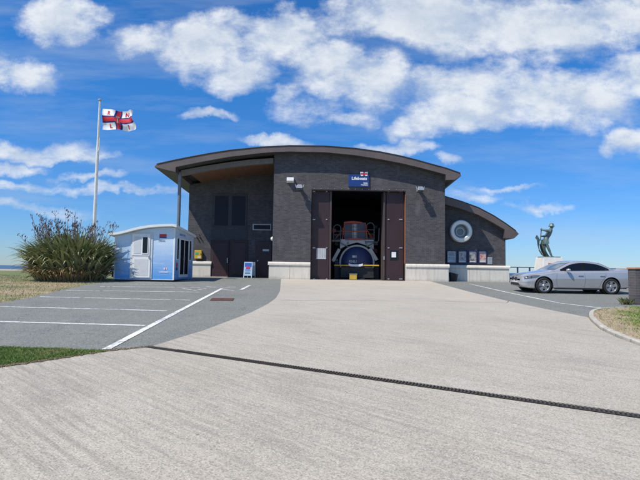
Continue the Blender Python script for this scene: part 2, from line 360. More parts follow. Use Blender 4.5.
# ------------------------------------------------------------------ mesh builder
def link(o, parent=None):
    COL.objects.link(o)
    if parent is not None: o.parent = parent
    return o
class MB:
    def __init__(s): s.v = []; s.f = []; s.m = []; s.mi = 0
    def add(s, vs, fs):
        k = len(s.v); s.v += [Vector(a) for a in vs]
        for f in fs: s.f.append([k+i for i in f]); s.m.append(s.mi)
        return s
    def box(s, a, b):
        x0, y0, z0 = a; x1, y1, z1 = b
        if x0 > x1: x0, x1 = x1, x0
        if y0 > y1: y0, y1 = y1, y0
        if z0 > z1: z0, z1 = z1, z0
        return s.add([(x0,y0,z0),(x1,y0,z0),(x1,y1,z0),(x0,y1,z0),(x0,y0,z1),(x1,y0,z1),(x1,y1,z1),(x0,y1,z1)],
                     [(0,3,2,1),(4,5,6,7),(0,1,5,4),(1,2,6,5),(2,3,7,6),(3,0,4,7)])
    def prism(s, poly, y0, y1, shear=0.):      # poly of (x,z), extruded along y
        n_ = len(poly)
        s.add([(x, y0, z) for x, z in poly]+[(x, y1, z+shear*(y1-y0)) for x, z in poly],
              [tuple(range(n_))]+[tuple(range(2*n_-1, n_-1, -1))]+[(i, i+n_, (i+1) % n_+n_, (i+1) % n_) for i in range(n_)])
        return s
    def slab(s, poly, z0, z1):                 # poly of (x,y)
        n_ = len(poly)
        return s.add([(x, y, z0) for x, y in poly]+[(x, y, z1) for x, y in poly],
              [tuple(range(n_-1, -1, -1))]+[tuple(range(n_, 2*n_))]+[(i, (i+1) % n_, (i+1) % n_+n_, i+n_) for i in range(n_)])
    def tube(s, pts, r, seg=8, cap=True):
        pts = [Vector(p) for p in pts]; n_ = len(pts)
        rs = r if isinstance(r, (list, tuple)) else [r]*n_
        k0 = len(s.v); prev = None
        for i, p in enumerate(pts):
            t = (pts[min(i+1, n_-1)]-pts[max(i-1, 0)]).normalized()
            if prev is None: a = t.orthogonal().normalized()
            else:
                a = prev-t*prev.dot(t); a = a.normalized() if a.length > 1e-6 else t.orthogonal().normalized()
            prev = a; b = t.cross(a)
            for j in range(seg):
                an = 2*math.pi*j/seg; s.v.append(p+(a*math.cos(an)+b*math.sin(an))*rs[i])
        for i in range(n_-1):
            for j in range(seg):
                s.f.append([k0+i*seg+j, k0+i*seg+(j+1) % seg, k0+(i+1)*seg+(j+1) % seg, k0+(i+1)*seg+j]); s.m.append(s.mi)
        if cap:
            s.f.append([k0+j for j in range(seg-1, -1, -1)]); s.m.append(s.mi)
            s.f.append([k0+(n_-1)*seg+j for j in range(seg)]); s.m.append(s.mi)
        return s
    def lathe(s, prof, c, axis='Z', seg=24):   # prof of (r, h) along the axis from point c
        k0 = len(s.v); c = Vector(c)
        for r, h in prof:
            for j in range(seg):
                a = 2*math.pi*j/seg; p, q = r*math.cos(a), r*math.sin(a)
                s.v.append(c+Vector({'Z': (p, q, h), 'Y': (p, h, q), 'X': (h, p, q)}[axis]))
        for i in range(len(prof)-1):
            for j in range(seg):
                s.f.append([k0+i*seg+j, k0+i*seg+(j+1) % seg, k0+(i+1)*seg+(j+1) % seg, k0+(i+1)*seg+j]); s.m.append(s.mi)
        return s
    def sphere(s, c, r, seg=12, rings=8):
        if not isinstance(r, (tuple, list)): r = (r, r, r)
        c = Vector(c); k0 = len(s.v)
        for i in range(rings+1):
            t = math.pi*i/rings
            for j in range(seg):
                a = 2*math.pi*j/seg
                s.v.append(c+Vector((r[0]*math.sin(t)*math.cos(a), r[1]*math.sin(t)*math.sin(a), r[2]*math.cos(t))))
        for i in range(rings):
            for j in range(seg):
                s.f.append([k0+i*seg+j, k0+(i+1)*seg+j, k0+(i+1)*seg+(j+1) % seg, k0+i*seg+(j+1) % seg]); s.m.append(s.mi)
        return s
    def build(s, name, mat, parent=None, base=(0, 0, 0), smooth=None, bevel=0., recalc=True):
        me = bpy.data.meshes.new(name); b = Vector(base)
        me.from_pydata([tuple(v-b) for v in s.v], [], s.f)
        ms = mat if isinstance(mat, (list, tuple)) else [mat]
        for q in ms: me.materials.append(MATS[q])
        if len(ms) > 1: me.polygons.foreach_set('material_index', s.m)
        if recalc:
            bm = bmesh.new(); bm.from_mesh(me)
            bmesh.ops.remove_doubles(bm, verts=bm.verts, dist=1e-5)
            bmesh.ops.recalc_face_normals(bm, faces=bm.faces); bm.to_mesh(me); bm.free()
        if smooth is not None:
            me.polygons.foreach_set('use_smooth', [True]*len(me.polygons)); me.set_sharp_from_angle(angle=R(smooth))
        o = bpy.data.objects.new(name, me); link(o, parent)
        if parent is None: o.location = b
        if bevel:
            bv = o.modifiers.new('bevel', 'BEVEL'); bv.width = bevel; bv.segments = 2; bv.limit_method = 'ANGLE'
        return o
def tag(o, label=None, cat=None, group=None, kind=None):
    if label: o['label'] = label
    if cat: o['category'] = cat
    if group: o['group'] = group
    if kind: o['kind'] = kind
    return o
def thing(name, loc, label, cat, group=None):
    o = bpy.data.objects.new(name, None); COL.objects.link(o); o.location = loc; o.empty_display_size = .3
    return tag(o, label, cat, group)
_tc = {}
def text_mb(body, size, origin, mat_u=(1, 0, 0), mat_v=(0, 0, 1), nrm=(0, -1, 0), depth=.004, align='LEFT', bold=.0, mb=None):
    cu = bpy.data.curves.new('lettering', 'FONT'); cu.body = body; cu.size = size; cu.align_x = align
    cu.offset = bold; cu.resolution_u = 2
    to = bpy.data.objects.new('lettering', cu); COL.objects.link(to)
    dg = bpy.context.evaluated_depsgraph_get(); me = bpy.data.meshes.new_from_object(to.evaluated_get(dg))
    U, V, W, O = Vector(mat_u), Vector(mat_v), Vector(nrm), Vector(origin)
    mb = mb or MB()
    vs = [O+U*p.co.x+V*p.co.y+W*depth for p in me.vertices]
    mb.add(vs, [tuple(p.vertices) for p in me.polygons])
    bpy.data.objects.remove(to); bpy.data.curves.remove(cu); bpy.data.meshes.remove(me)
    return mb

# ------------------------------------------------------------------ ground
def sheet(name, pts, mat, lift, kind='structure'):
    bm = bmesh.new(); vs = [bm.verts.new((p[0], p[1], 0)) for p in pts]
    bm.faces.new(vs); bmesh.ops.triangulate(bm, faces=bm.faces[:])
    for yc in (27., 50., 62.):
        bmesh.ops.bisect_plane(bm, geom=bm.verts[:]+bm.edges[:]+bm.faces[:], plane_co=(0, yc, 0), plane_no=(0, 1, 0))
    for v_ in bm.verts:
        y = v_.co.y
        v_.co.z = (gz(y) if y <= 50.001 else SL*27-3.6*min(1, (y-50)/12))+lift
    bmesh.ops.recalc_face_normals(bm, faces=bm.faces)
    for f in bm.faces:
        if f.normal.z < 0: f.normal_flip()
    me = bpy.data.meshes.new(name); bm.to_mesh(me); bm.free(); me.materials.append(MATS[mat])
    o = bpy.data.objects.new(name, me); COL.objects.link(o); tag(o, kind=kind); return o
sheet('lawn', [(-260,-60),(260,-60),(260,63),(-260,63)], 'lawn', -.012)
b = MB().add([(-9000,58,-2.2),(9000,58,-2.2),(9000,9000,-2.2),(-9000,9000,-2.2)], [(0,1,2,3)]); tag(b.build('beach', 'sand'), kind='structure')
b = MB().add([(-30000,1300,-2.15),(-900,800,-2.15),(-60,330,-2.15),(30,105,-2.15),(30000,105,-2.15),(30000,45000,-2.15),(-30000,45000,-2.15)], [tuple(range(7))])
tag(b.build('sea', 'sea_water'), kind='structure')
# wind farm island-like dark strip of coast on the left horizon
def g2(px, py): p = G(px, py); return (p.x, p.y)
conc_left = [g2(-60, 378), g2(0, 368), g2(60, 359), g2(105, 351.5), g2(150, 347), g2(205, 330), g2(250, 313), g2(268, 304), g2(276, 298), g2(280, 291), g2(280.5, 285)]
DX0 = pt(281, 280, 27).x
conc_right = [(pt(430, 283, 27).x, 27.0), g2(470, 292), g2(505, 300.5), g2(545, 309), g2(588, 317.5), g2(590.5, 321), g2(600, 329.5), g2(618, 338), g2(640, 346), g2(700, 372), (7., 2.), (12., -8.), (-14., -8.), (-12, 3)]
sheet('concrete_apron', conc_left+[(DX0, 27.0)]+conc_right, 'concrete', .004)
asph_left = [g2(-60, 347), g2(-60, 310), g2(0, 303), g2(31, 297.5), g2(62, 290), g2(88, 284.4), g2(108, 281.5), (pt(100, 281, 24).x, 29.5), (-8.6, 34.), (-2.6, 34.), (DX0, 27.0)]
sheet('asphalt_car_park', asph_left+conc_left[::-1][:-2]+[g2(60, 349.5), g2(0, 347.6)], 'asphalt', 0.)
isl_back = [g2(588, 317), g2(588.5, 313.6), g2(592, 311), g2(600, 309.6), g2(625, 308.2), (30, G(625, 308.2).y-.2)]
sheet('asphalt_drive', [(pt(430, 283, 27).x, 27.0), g2(470, 292), g2(505, 300.5), g2(545, 309), g2(588, 317.5)]+isl_back[1:]+[(60, 14), (60, 35.5), (6.5, 35.5), (6.5, 27.0)], 'asphalt', 0.0)
sheet('sea_bank', [(6.5, 35.5), (60, 35.5), (60, 40), (6.5, 40)], 'kerb_stone', .0)
def strip(mb, pts, wd, lift):
    for i in range(len(pts)-1):
        a, b_ = Vector(pts[i][:2]), Vector(pts[i+1][:2]); d = (b_-a); n_ = Vector((-d.y, d.x)).normalized()*wd/2
        q = [a-n_, b_-n_, b_+n_, a+n_]
        mb.add([(p.x, p.y, gz(p.y)+lift) for p in q], [(0, 1, 2, 3)])
marks = MB()
for A, B in (((-60,320),(145,325.6)), ((-30,305.9),(172,311)), ((40,296.8),(190,300.2)), ((66,290.3),(200,292.2)), ((100,286.6),(196,287.4)), ((130,284.2),(172,284.5))):
    # keep each bay line as short worn dashes so that paint looks broken by use
    a, c = g2(*A), g2(*B); nn = 40
    for i in range(nn):
        if random.random() < .04: continue
        t0, t1 = i/nn, (i+1)/nn
        p = (a[0]+(c[0]-a[0])*t0, a[1]+(c[1]-a[1])*t0); q = (a[0]+(c[0]-a[0])*t1, a[1]+(c[1]-a[1])*t1)
        strip(marks, [p, q], .10+random.uniform(-.008, .008), .004)
tag(marks.build('parking_lines', 'line_white', recalc=False), kind='structure')
m2 = MB(); strip(m2, [g2(103.5, 351), g2(222, 288.6)], .12, .0085)
strip(m2, [g2(241, 290), g2(250, 285.4)], .13, .0085)
tag(m2.build('bay_edge_line', 'line_white', recalc=False), kind='structure')
m3 = MB()   # worn arrow and hatch left on the asphalt near the kiosk
for A, B in (((183,288.5),(196,290.5)),((198,289.8),(206,288.6)),((190,287),(200,287.8)),((222,289.5),(236,290.6)),((226,286.8),(240,287.4)),((206,286.4),(216,287.6)),((224,288.2),(230,287.4))):
    a, c = g2(*A), g2(*B)
    for i in range(7):
        if random.random() < .25: continue
        t0, t1 = i/7, (i+.8)/7
        strip(m3, [(a[0]+(c[0]-a[0])*t0, a[1]+(c[1]-a[1])*t0), (a[0]+(c[0]-a[0])*t1, a[1]+(c[1]-a[1])*t1)], .12, .004)
tag(m3.build('worn_paint', 'line_white', recalc=False), kind='structure')
m4 = MB(); strip(m4, [g2(508, 292.6), g2(560, 303.2), g2(612, 309.4)], .09, .004)
strip(m4, [g2(470, 284), g2(508, 292.6)], .09, .004)
tag(m4.build('drive_line', 'line_white', recalc=False), kind='structure')
mc = MB(); A_, B_, C_, D_ = [Vector(g2(*q_)) for q_ in ((209.8,300.8),(233.2,301),(234.4,298.4),(212,298.2))]
dc = thing('drain_cover', ((A_.x+C_.x)/2, (A_.y+C_.y)/2, gz((A_.y+C_.y)/2)), 'rusty brown oblong drain cover in the grey asphalt', 'cover')
mc.add([(p.x, p.y, gz(p.y)+.005) for p in (A_, B_, C_, D_)], [(0,1,2,3)]); mc.build('frame', 'grate_metal', dc, dc.location, recalc=False)
mc = MB(); ce = (A_+B_+C_+D_)/4
for k_ in range(2):
    q_ = [ce+((p-ce)*.9) for p in (A_, B_, C_, D_)]; t0_, t1_ = (.0, .49) if k_ == 0 else (.51, 1.)
    q2 = [q_[0].lerp(q_[1], t0_), q_[0].lerp(q_[1], t1_), q_[3].lerp(q_[2], t1_), q_[3].lerp(q_[2], t0_)]
    pm_ = MB().add([(p.x, p.y, gz(p.y)+.010) for p in q2], [(0,1,2,3)]); pm_.build('lid', 'rust_metal', dc, dc.location, recalc=False)
jt = MB()
strip(jt, [g2(281, 300.4), g2(360, 300.6), g2(440, 301.6), g2(507, 302.8)], .02, .008)
strip(jt, [g2(281, 286), g2(360, 286.4), g2(449, 288)], .018, .008)
strip(jt, [g2(507, 302.8), g2(509, 301)], .02, .008)
tag(jt.build('concrete_joints', 'soil', recalc=False), kind='structure')
# drain channel across the apron
da, db = Vector(g2(146, 346.8)), Vector(g2(700, 425.7))
dd = (db-da).normalized(); dn = Vector((-dd.y, dd.x)); L = (db-da).length
dr = thing('drain_channel', (da.x, da.y, gz(da.y)), 'long rusty metal drain channel with slotted grate crossing the concrete apron', 'drain'); bse = dr.location
mb = MB(); strip(mb, [da, db], .115, .008); mb.build('channel', 'drain_shade', dr, bse, recalc=False)  # flat dark strip: shade of the drain recess put into colour, nothing is cut
mb = MB(); strip(mb, [da+dn*.058, db+dn*.058], .012, .013); strip(mb, [da-dn*.058, db-dn*.058], .012, .013); mb.build('frame', 'grate_metal', dr, bse, recalc=False)
mb = MB(); k = .6
while k < L:
    c = da+dd*k; a, b_ = c-dn*.051, c+dn*.051
    q = [a-dd*.009, a+dd*.009, b_+dd*.009, b_-dd*.009]
    mb.add([(p.x, p.y, gz(p.y)+.009) for p in q]+[(p.x, p.y, gz(p.y)+.016) for p in q], [(4,5,6,7),(0,1,5,4),(1,2,6,5),(2,3,7,6),(3,0,4,7)]); k += .038
mb.build('grate', 'grate_metal', dr, bse, recalc=False)
def blade_cloud(pts, hgt, wd, spread, zf=gz):
    mb = MB()
    for (x, y) in pts:
        h = hgt*random.uniform(.5, 1.3); a = random.uniform(0, 6.283); dx_, dy_ = math.cos(a)*wd, math.sin(a)*wd
        lx, ly = random.gauss(0, spread)*h, random.gauss(0, spread)*h; z = zf(y)-.012
        mb.v += [Vector((x-dx_, y-dy_, z)), Vector((x+dx_, y+dy_, z)), Vector((x+lx*.4+dx_*.6, y+ly*.4+dy_*.6, z+h*.6)), Vector((x+lx, y+ly, z+h))]
        k = len(mb.v)-4; mb.f += [[k, k+1, k+2], [k, k+2, k+3]]; mb.m += [0, 0]
    return mb
tf = []
for i in range(1100):
    t = (random.random()**.8)*L*.62 if i > 300 else random.gauss(L*.36, .35)
    if math.sin(t*5.1)+math.sin(t*2.3+1) < .3 and t > .8: continue
    c = da+dd*t+dn*random.gauss(.0, .05); tf.append((c.x, c.y))
tag(blade_cloud(tf, .014, .004, .7).build('moss', 'weed', recalc=False), 'thin moss and weeds growing along the drain edge', 'moss', kind='stuff')
def inpoly(x, y, P):
    c = False
    for i in range(len(P)):
        (x1, y1), (x2, y2) = P[i], P[i-1]
        if (y1 > y) != (y2 > y) and x < (x2-x1)*(y-y1)/(y2-y1)+x1: c = not c
    return c
def scatter(P, n_, dens=None):
    xs = [p[0] for p in P]; ys = [p[1] for p in P]; out_ = []
    while len(out_) < n_:
        x, y = random.uniform(min(xs), max(xs)), random.uniform(min(ys), max(ys))
        if inpoly(x, y, P) and (dens is None or random.random() < dens(x, y)): out_.append((x, y))
    return out_
near_grass = [g2(-40, 347.6), g2(0, 347.9), g2(60, 349.6), g2(108, 351.8), g2(60, 358.5), g2(0, 366.5), g2(-40, 373)]
tag(blade_cloud(scatter(near_grass, 26000), .045, .0035, .5).build('grass_strip', 'grass_blade', recalc=False), 'bright green grass between the car park and the concrete', 'grass', kind='stuff')
bord = [g2(-40, 374.5), g2(0, 367.6), g2(60, 358.8), g2(105, 351.8), g2(150, 347.2)]
mb = MB(); rows_ = []
for i in range(len(bord)-1):
    a, c = Vector(bord[i]), Vector(bord[i+1]); d = c-a; n_ = Vector((-d.y, d.x)).normalized()
    for q in range(24):
        p = a+d*(q/24); fade_ = 1. if i < 3 else 1-q/24
        rows_.append((p+n_*(.10+random.uniform(-.02, .05))*fade_, p-n_*(random.uniform(.0, .05)+.02*math.sin(i*24+q))*fade_))
mb.add([(p.x, p.y, gz(p.y)+.0125) for r_ in rows_ for p in r_], [(2*k, 2*k+1, 2*k+3, 2*k+2) for k in range(len(rows_)-1)])
tag(mb.build('soil_edge', 'soil', recalc=False), kind='structure')
sw = []
for r_ in rows_:
    for _ in range(16):
        p = r_[0].lerp(r_[1], random.random()*1.1); sw.append((p.x+random.gauss(0, .02), p.y+random.gauss(0, .02)))
tag(blade_cloud(sw, .022, .003, .9, lambda y: gz(y)+.015).build('edge_weeds', 'grass_dry', recalc=False), 'straggling dry grass creeping over the concrete edge', 'grass', kind='stuff')
ver = [g2(-80, 346), g2(-80, 312), g2(0, 303.6), g2(31, 298), g2(62, 290.5), g2(88, 285), g2(106, 282.3), (-10.5, 25), (-30, 60), (-70, 60)]
verge = [g2(-60, 312), g2(0, 303.4), g2(31, 297.9), g2(62, 290.4), g2(88, 284.8), g2(108, 281.9), (-10.2, 24.5), (-26, 30), (-20, 18)]
tag(blade_cloud(scatter(verge, 22000), .05, .006, .6).build('dry_grass', 'grass_dry', recalc=False), 'sun-dried tan grass on the verge beside the car park', 'grass', kind='stuff')
jw = []
for i in range(4, len(conc_left)-1):
    a, c = Vector(conc_left[i]), Vector(conc_left[i+1])
    for _ in range(int((c-a).length*60)):
        t = random.random()
        if math.sin(t*9+i*2.3) < .1: continue
        p = a.lerp(c, t); jw.append((p.x+random.gauss(0, .018), p.y+random.gauss(0, .018)))
tag(blade_cloud(jw, .02, .004, .9).build('joint_weeds', 'grass_dry', recalc=False), 'sparse dry weeds in the seam between asphalt and concrete', 'weed', kind='stuff')
# kerbed island on the right
kc = [g2(646, 308.4), g2(625, 308.6), g2(601, 310.0), g2(593, 311.4), g2(589.4, 313.8), g2(589.2, 317.4), g2(591.5, 321), g2(601, 329), g2(619, 337.6), g2(640, 345.6), g2(700, 371)]
kp = []
for i in range(len(kc)-1):
    p0, p1, p2, p3 = [Vector(kc[max(0, min(len(kc)-1, j))]) for j in (i-1, i, i+1, i+2)]
    for s_ in range(6):
        t = s_/6; kp.append(.5*((2*p1)+(p2-p0)*t+(2*p0-5*p1+4*p2-p3)*t*t+(3*p1-p0-3*p2+p3)*t**3))
kp.append(Vector(kc[-1]))
kb = MB(); ins = []; rings = []
for i, p in enumerate(kp):
    t = (kp[min(i+1, len(kp)-1)]-kp[max(0, i-1)]).normalized(); n_ = Vector((-t.y, t.x))
    q = p+n_*.10; ins.append((q.x, q.y)); h = .06 if i > 6 else .04
    rings.append([Vector((p.x, p.y, gz(p.y)-.01)), Vector((p.x, p.y, gz(p.y)+h-.015)), Vector(((p+n_*.015).x, (p+n_*.015).y, gz(p.y)+h)), Vector((q.x, q.y, gz(q.y)+h)), Vector((q.x, q.y, gz(q.y)-.01))])
for i in range(len(rings)-1):
    kb.add(rings[i]+rings[i+1], [(j, j+1, j+6, j+5) for j in range(4)])
tag(kb.build('kerb', 'kerb_stone', smooth=40), kind='structure')
mb = MB(); acc_l = 0
for i in range(1, len(kp)):
    acc_l += (kp[i]-kp[i-1]).length
    if acc_l > .55:
        acc_l = 0; r_ = rings[i]; t = (kp[i]-kp[i-1]).normalized()*.006
        T = Vector((t.x, t.y, 0)); up = Vector((0, 0, .003)); n_ = Vector((t.y, -t.x, 0)).normalized()*.003
        mb.add([r_[0]-T+n_, r_[0]+T+n_, r_[1]+T+n_+up, r_[1]-T+n_+up], [(0,1,2,3)]); mb.add([r_[1]-T+up+n_, r_[1]+T+up+n_, r_[3]+T+up, r_[3]-T+up], [(0,1,2,3)])
tag(mb.build('kerb_joints', 'soil', recalc=False), kind='structure')
island = ins+[(14, G(640, 330).y-3)]+[(14, ins[0][1])]
bm = MB(); bm.add([(p[0], p[1], gz(p[1])+.045) for p in island], [tuple(range(len(island)))])
tag(bm.build('island_soil', 'dry_soil', recalc=True), kind='structure')
def isl_d(x, y):
    f = math.sin(x*3.1+1)*math.sin(y*2.3)+.6*math.sin(x*7.3+y*4.1)
    d = min(math.hypot(x-a, y-c) for a, c in ins[10::3])
    return max(.03, min(1, (d-.35)*1.6))*(1 if f > -.45 else .12)
isl_v = [p for p in island if p[0] < 11.5]; isl_v = [(min(p[0], 11.5), max(p[1], 6.3)) for p in island]
gp_ = scatter(isl_v, 48000, isl_d)
tag(blade_cloud(gp_, .06, .005, .6, lambda y: gz(y)+.05).build('island_grass', 'grass_blade', recalc=False), 'patchy green grass inside the curved kerb', 'grass', kind='stuff')
tag(blade_cloud(scatter(isl_v, 16000), .035, .005, .8, lambda y: gz(y)+.05).build('island_dry_grass', 'grass_dry', recalc=False), 'dry tan grass inside the curved kerb', 'grass', kind='stuff')

# ------------------------------------------------------------------ building
Y0 = 27.0; YR = 30.0; YW = 28.3; YF = 26.56; YB = 42.0
FZ = gz(Y0)
st = thing('lifeboat_station', (2.0, Y0, FZ), 'large dark brick lifeboat station with low curved brown roof', 'building')
SB = Vector(st.location)
top_px = [(154.5,167),(157,164),(175,160),(190,157),(210,153.3),(230,150.2),(262,147),(290,145.6),(325,146),(355,148.3),(380,151.8),(400,155.8),(416.7,160),(431,164),(445.8,168),(460,173),(461,176)]
bot_px = [(454,180),(445.9,180),(445.7,174.5),(432,170.8),(420,167.7),(400,163),(380,159.2),(355,155.2),(325,152.3),(290,151.6),(275,152),(262,153),(230,156.8),(205,161.2),(176,167),(175.8,166.8),(175.6,172)]
def smoothpoly(pxs, Y): return [xz(a, c, Y) for a, c in pxs]
TOP = smoothpoly(top_px, YF); BOT = smoothpoly(bot_px, YF)
def interp(curve, x):
    c = sorted(curve)
    if x <= c[0][0]: return c[0][1]
    for i in range(len(c)-1):
        if c[i][0] <= x <= c[i+1][0]:
            t = (x-c[i][0])/max(1e-6, c[i+1][0]-c[i][0]); return c[i][1]*(1-t)+c[i+1][1]*t
    return c[-1][1]
under = BOT[2:-2]
SH = -.045
def roof_under(x, Y): return interp(under, x)+SH*(Y-YF)
rf = MB().prism(TOP+BOT, YF, YB+1, SH).build('roof', 'roof_metal', st, SB)
MB().prism([(x, z) for x, z in TOP+BOT], YF-.03, YF-.002).build('fascia', 'roof_metal', rf, SB)
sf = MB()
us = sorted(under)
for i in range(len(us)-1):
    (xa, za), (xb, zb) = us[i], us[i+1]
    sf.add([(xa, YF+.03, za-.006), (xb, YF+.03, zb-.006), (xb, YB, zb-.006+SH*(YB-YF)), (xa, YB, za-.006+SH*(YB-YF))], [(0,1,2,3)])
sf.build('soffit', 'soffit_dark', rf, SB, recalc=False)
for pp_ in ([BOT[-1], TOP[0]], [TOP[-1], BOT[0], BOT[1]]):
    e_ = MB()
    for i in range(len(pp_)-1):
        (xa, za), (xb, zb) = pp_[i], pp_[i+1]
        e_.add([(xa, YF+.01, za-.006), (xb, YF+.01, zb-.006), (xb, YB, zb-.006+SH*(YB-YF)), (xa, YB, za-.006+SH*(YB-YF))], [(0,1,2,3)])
    e_.build('eave_shade_panel', 'soffit_dark', rf, SB, recalc=False)  # added dark panel, its colour carries the shade under the eave boxes
# drip trim along the top of the fascia
tr = MB(); tt = TOP[1:-1]
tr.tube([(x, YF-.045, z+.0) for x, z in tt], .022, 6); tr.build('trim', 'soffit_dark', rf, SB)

XL = xz(273, 220, Y0)[0]; XR = xz(445, 220, Y0)[0]
OX0 = xz(311, 230, Y0)[0]; OX1 = xz(405.5, 230, Y0)[0]; OZ = xz(358, 190, Y0)[1]
def wall_poly(x0, x1, z0, Y, n_=10, over=.12):
    tops = [(x0+(x1-x0)*i/n_, roof_under(x0+(x1-x0)*i/n_, Y)+over) for i in range(n_+1)]
    return [(x0, z0), (x1, z0)]+tops[::-1]
wb = MB()
wb.prism(wall_poly(XL, OX0, FZ-.3, Y0), Y0, Y0+.35)
wb.prism(wall_poly(OX1, XR, FZ-.3, Y0), Y0, Y0+.35)
wb.prism(wall_poly(OX0, OX1, OZ, Y0, 12), Y0, Y0+.35)
wb.build('front_wall', 'dark_brick', st, SB)
wb = MB()
wb.prism(wall_poly(XL, XL+.3, FZ-.3, Y0+.35, 2, -.0), Y0+.35, YR+.0, SH); wb.build('side_wall', 'dark_brick', st, SB); wb = MB()
wb.prism(wall_poly(XR-.3, XR, FZ-.3, Y0+.35, 2, -.0), Y0+.35, YB, SH)
wb.build('side_wall', 'dark_brick', st, SB)
# recessed left wall
XA = xz(188, 230, YR)[0]
# underside of the timber soffit in the porch
bt_px = [(181,170.4,175.6),(192,168.2,173.4),(205,165.8,171.0),(230,162,167.2),(250,159.6,164.9),(273.5,158,163.2)]
BT = [xz(a, c, 27.1) for a, c, _ in bt_px]; BBm = [xz(a, c, 27.1) for a, _, c in bt_px]
def sof(x): return interp(BBm, x)
wb = MB()
xs = [XA+(XL+.3-XA)*i/12 for i in range(13)]
wb.prism([(XA, FZ-.3), (XL+.3, FZ-.3)]+[(x, sof(x)+.04) for x in xs[::-1]], YR, YR+.3)
wb.prism([(XA, FZ-.3), (XA+.3, FZ-.3), (XA+.3, sof(XA)+.25), (XA, sof(XA)+.2)], YR+.3, YB, SH)
wb.build('porch_wall', 'dark_brick', st, SB)
MB().prism(wall_poly(XA, XR+.0, FZ-.3, YB, 12, -.0), YB, YB+.3).build('rear_wall', 'dark_brick', st, SB)
MB().prism(BT+BBm[::-1], 27.1, 27.35).build('porch_beam', 'beam_beige', st, SB)
ts = MB()
x_s = xz(190, 175, 27.3)[0]; xs = [x_s+(XL-x_s)*i/14 for i in range(15)]
for i in range(14):
    a, c = xs[i], xs[i+1]
    ts.add([(a, 27.36, sof(a)+.05), (c, 27.36, sof(c)+.05), (c, YR, sof(c)+.02), (a, YR, sof(a)+.02)], [(0,1,2,3)])
ts.build('porch_ceiling', 'timber_boards', st, SB, recalc=False)
ps = pt(180, 174, 27.2)
pm = MB(); pm.tube([(ps.x, 27.22, gz(27.2)), (ps.x, 27.22, sof(ps.x)+.22)], .095, 16)
pm.box((ps.x-.16, 27.06, gz(27.2)-.01), (ps.x+.16, 27.38, gz(27.2)+.02)); pm.build('post', 'post_grey', st, SB, smooth=40)
# plinths
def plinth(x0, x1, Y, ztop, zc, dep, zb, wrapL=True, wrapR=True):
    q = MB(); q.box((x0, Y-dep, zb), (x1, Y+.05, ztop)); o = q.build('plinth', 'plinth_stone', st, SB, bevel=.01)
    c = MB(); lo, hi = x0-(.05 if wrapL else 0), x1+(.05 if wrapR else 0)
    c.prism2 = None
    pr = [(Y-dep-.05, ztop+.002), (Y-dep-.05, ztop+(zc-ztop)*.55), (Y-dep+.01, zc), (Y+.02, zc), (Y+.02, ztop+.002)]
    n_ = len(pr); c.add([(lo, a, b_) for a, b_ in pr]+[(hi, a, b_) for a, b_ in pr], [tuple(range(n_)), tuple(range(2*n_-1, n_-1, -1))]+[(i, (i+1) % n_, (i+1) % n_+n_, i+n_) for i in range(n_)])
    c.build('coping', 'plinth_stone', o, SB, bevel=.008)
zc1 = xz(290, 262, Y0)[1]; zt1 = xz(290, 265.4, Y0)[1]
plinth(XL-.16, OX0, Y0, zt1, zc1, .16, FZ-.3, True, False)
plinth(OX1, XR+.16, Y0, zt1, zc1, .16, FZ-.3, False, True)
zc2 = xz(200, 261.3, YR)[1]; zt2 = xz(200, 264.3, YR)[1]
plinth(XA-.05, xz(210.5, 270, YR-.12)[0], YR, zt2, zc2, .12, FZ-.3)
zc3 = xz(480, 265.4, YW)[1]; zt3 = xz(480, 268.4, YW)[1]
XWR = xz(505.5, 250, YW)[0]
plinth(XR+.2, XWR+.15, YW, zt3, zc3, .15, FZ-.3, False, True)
# plinth joints
mb = MB()
for xx, Y, zb_, zt_ in [(xz(469, 270, YW)[0], YW-.152, FZ, zt3), (xz(489, 270, YW)[0], YW-.152, FZ, zt3), (xz(290, 270, Y0)[0], Y0-.162, FZ, zt1), (xz(427, 270, Y0)[0], Y0-.162, FZ, zt1)]:
    MB().box((xx-.004, Y-.001, zb_), (xx+.004, Y+.002, zt_)).build('plinth_joint', 'soil', st, SB)
# wing
wt_px = [(441,195),(444,196),(461,201.2),(478,207.3),(493.7,215.6),(506,223.6),(515.6,230.6),(518.7,234)]
wb_px = [(514,238.4),(504.9,238),(504.5,229.6),(493,222.8),(478,214.8),(461,208.8),(444,204),(441,203.2)]
YWF = 27.95
WT = smoothpoly(wt_px, YWF); WB = smoothpoly(wb_px, YWF)
WT[0] = (XR+.002, WT[0][1]); WB[-1] = (XR+.002, WB[-1][1])
if WT[1][0] < XR+.01: WT.pop(1)
if WB[-2][0] < XR+.01: WB.pop(-2)
wr = MB().prism(WT+WB, YWF, YB+1, -.02).build('wing_roof', 'roof_metal', st, SB)
MB().prism(WT+WB, YWF-.03, YWF-.002).build('fascia', 'roof_metal', wr, SB)
MB().tube([(x, YWF-.045, z) for x, z in WT[:-1]], .02, 6).build('trim', 'soffit_dark', wr, SB)
wunder = WB[2:]
tops = [(XR+.003+(XWR-XR-.003)*i/10) for i in range(11)]
wl = MB(); wl.prism([(XR+.003, FZ-.3), (XWR, FZ-.3)]+[(x, interp(wunder, x)+.1) for x in tops[::-1]], YW, YW+.3)
wl.prism([(XWR-.3, FZ-.3), (XWR, FZ-.3), (XWR, interp(wunder, XWR)+.05), (XWR-.3, interp(wunder, XWR)+.05)], YW+.3, YB, -.02)
wl.prism([(XR, FZ-.3), (XWR, FZ-.3), (XWR, interp(wunder, XWR)), (XR, interp(wunder, XR))], YB, YB+.3)
wl.build('wing_wall', 'dark_brick', st, SB)
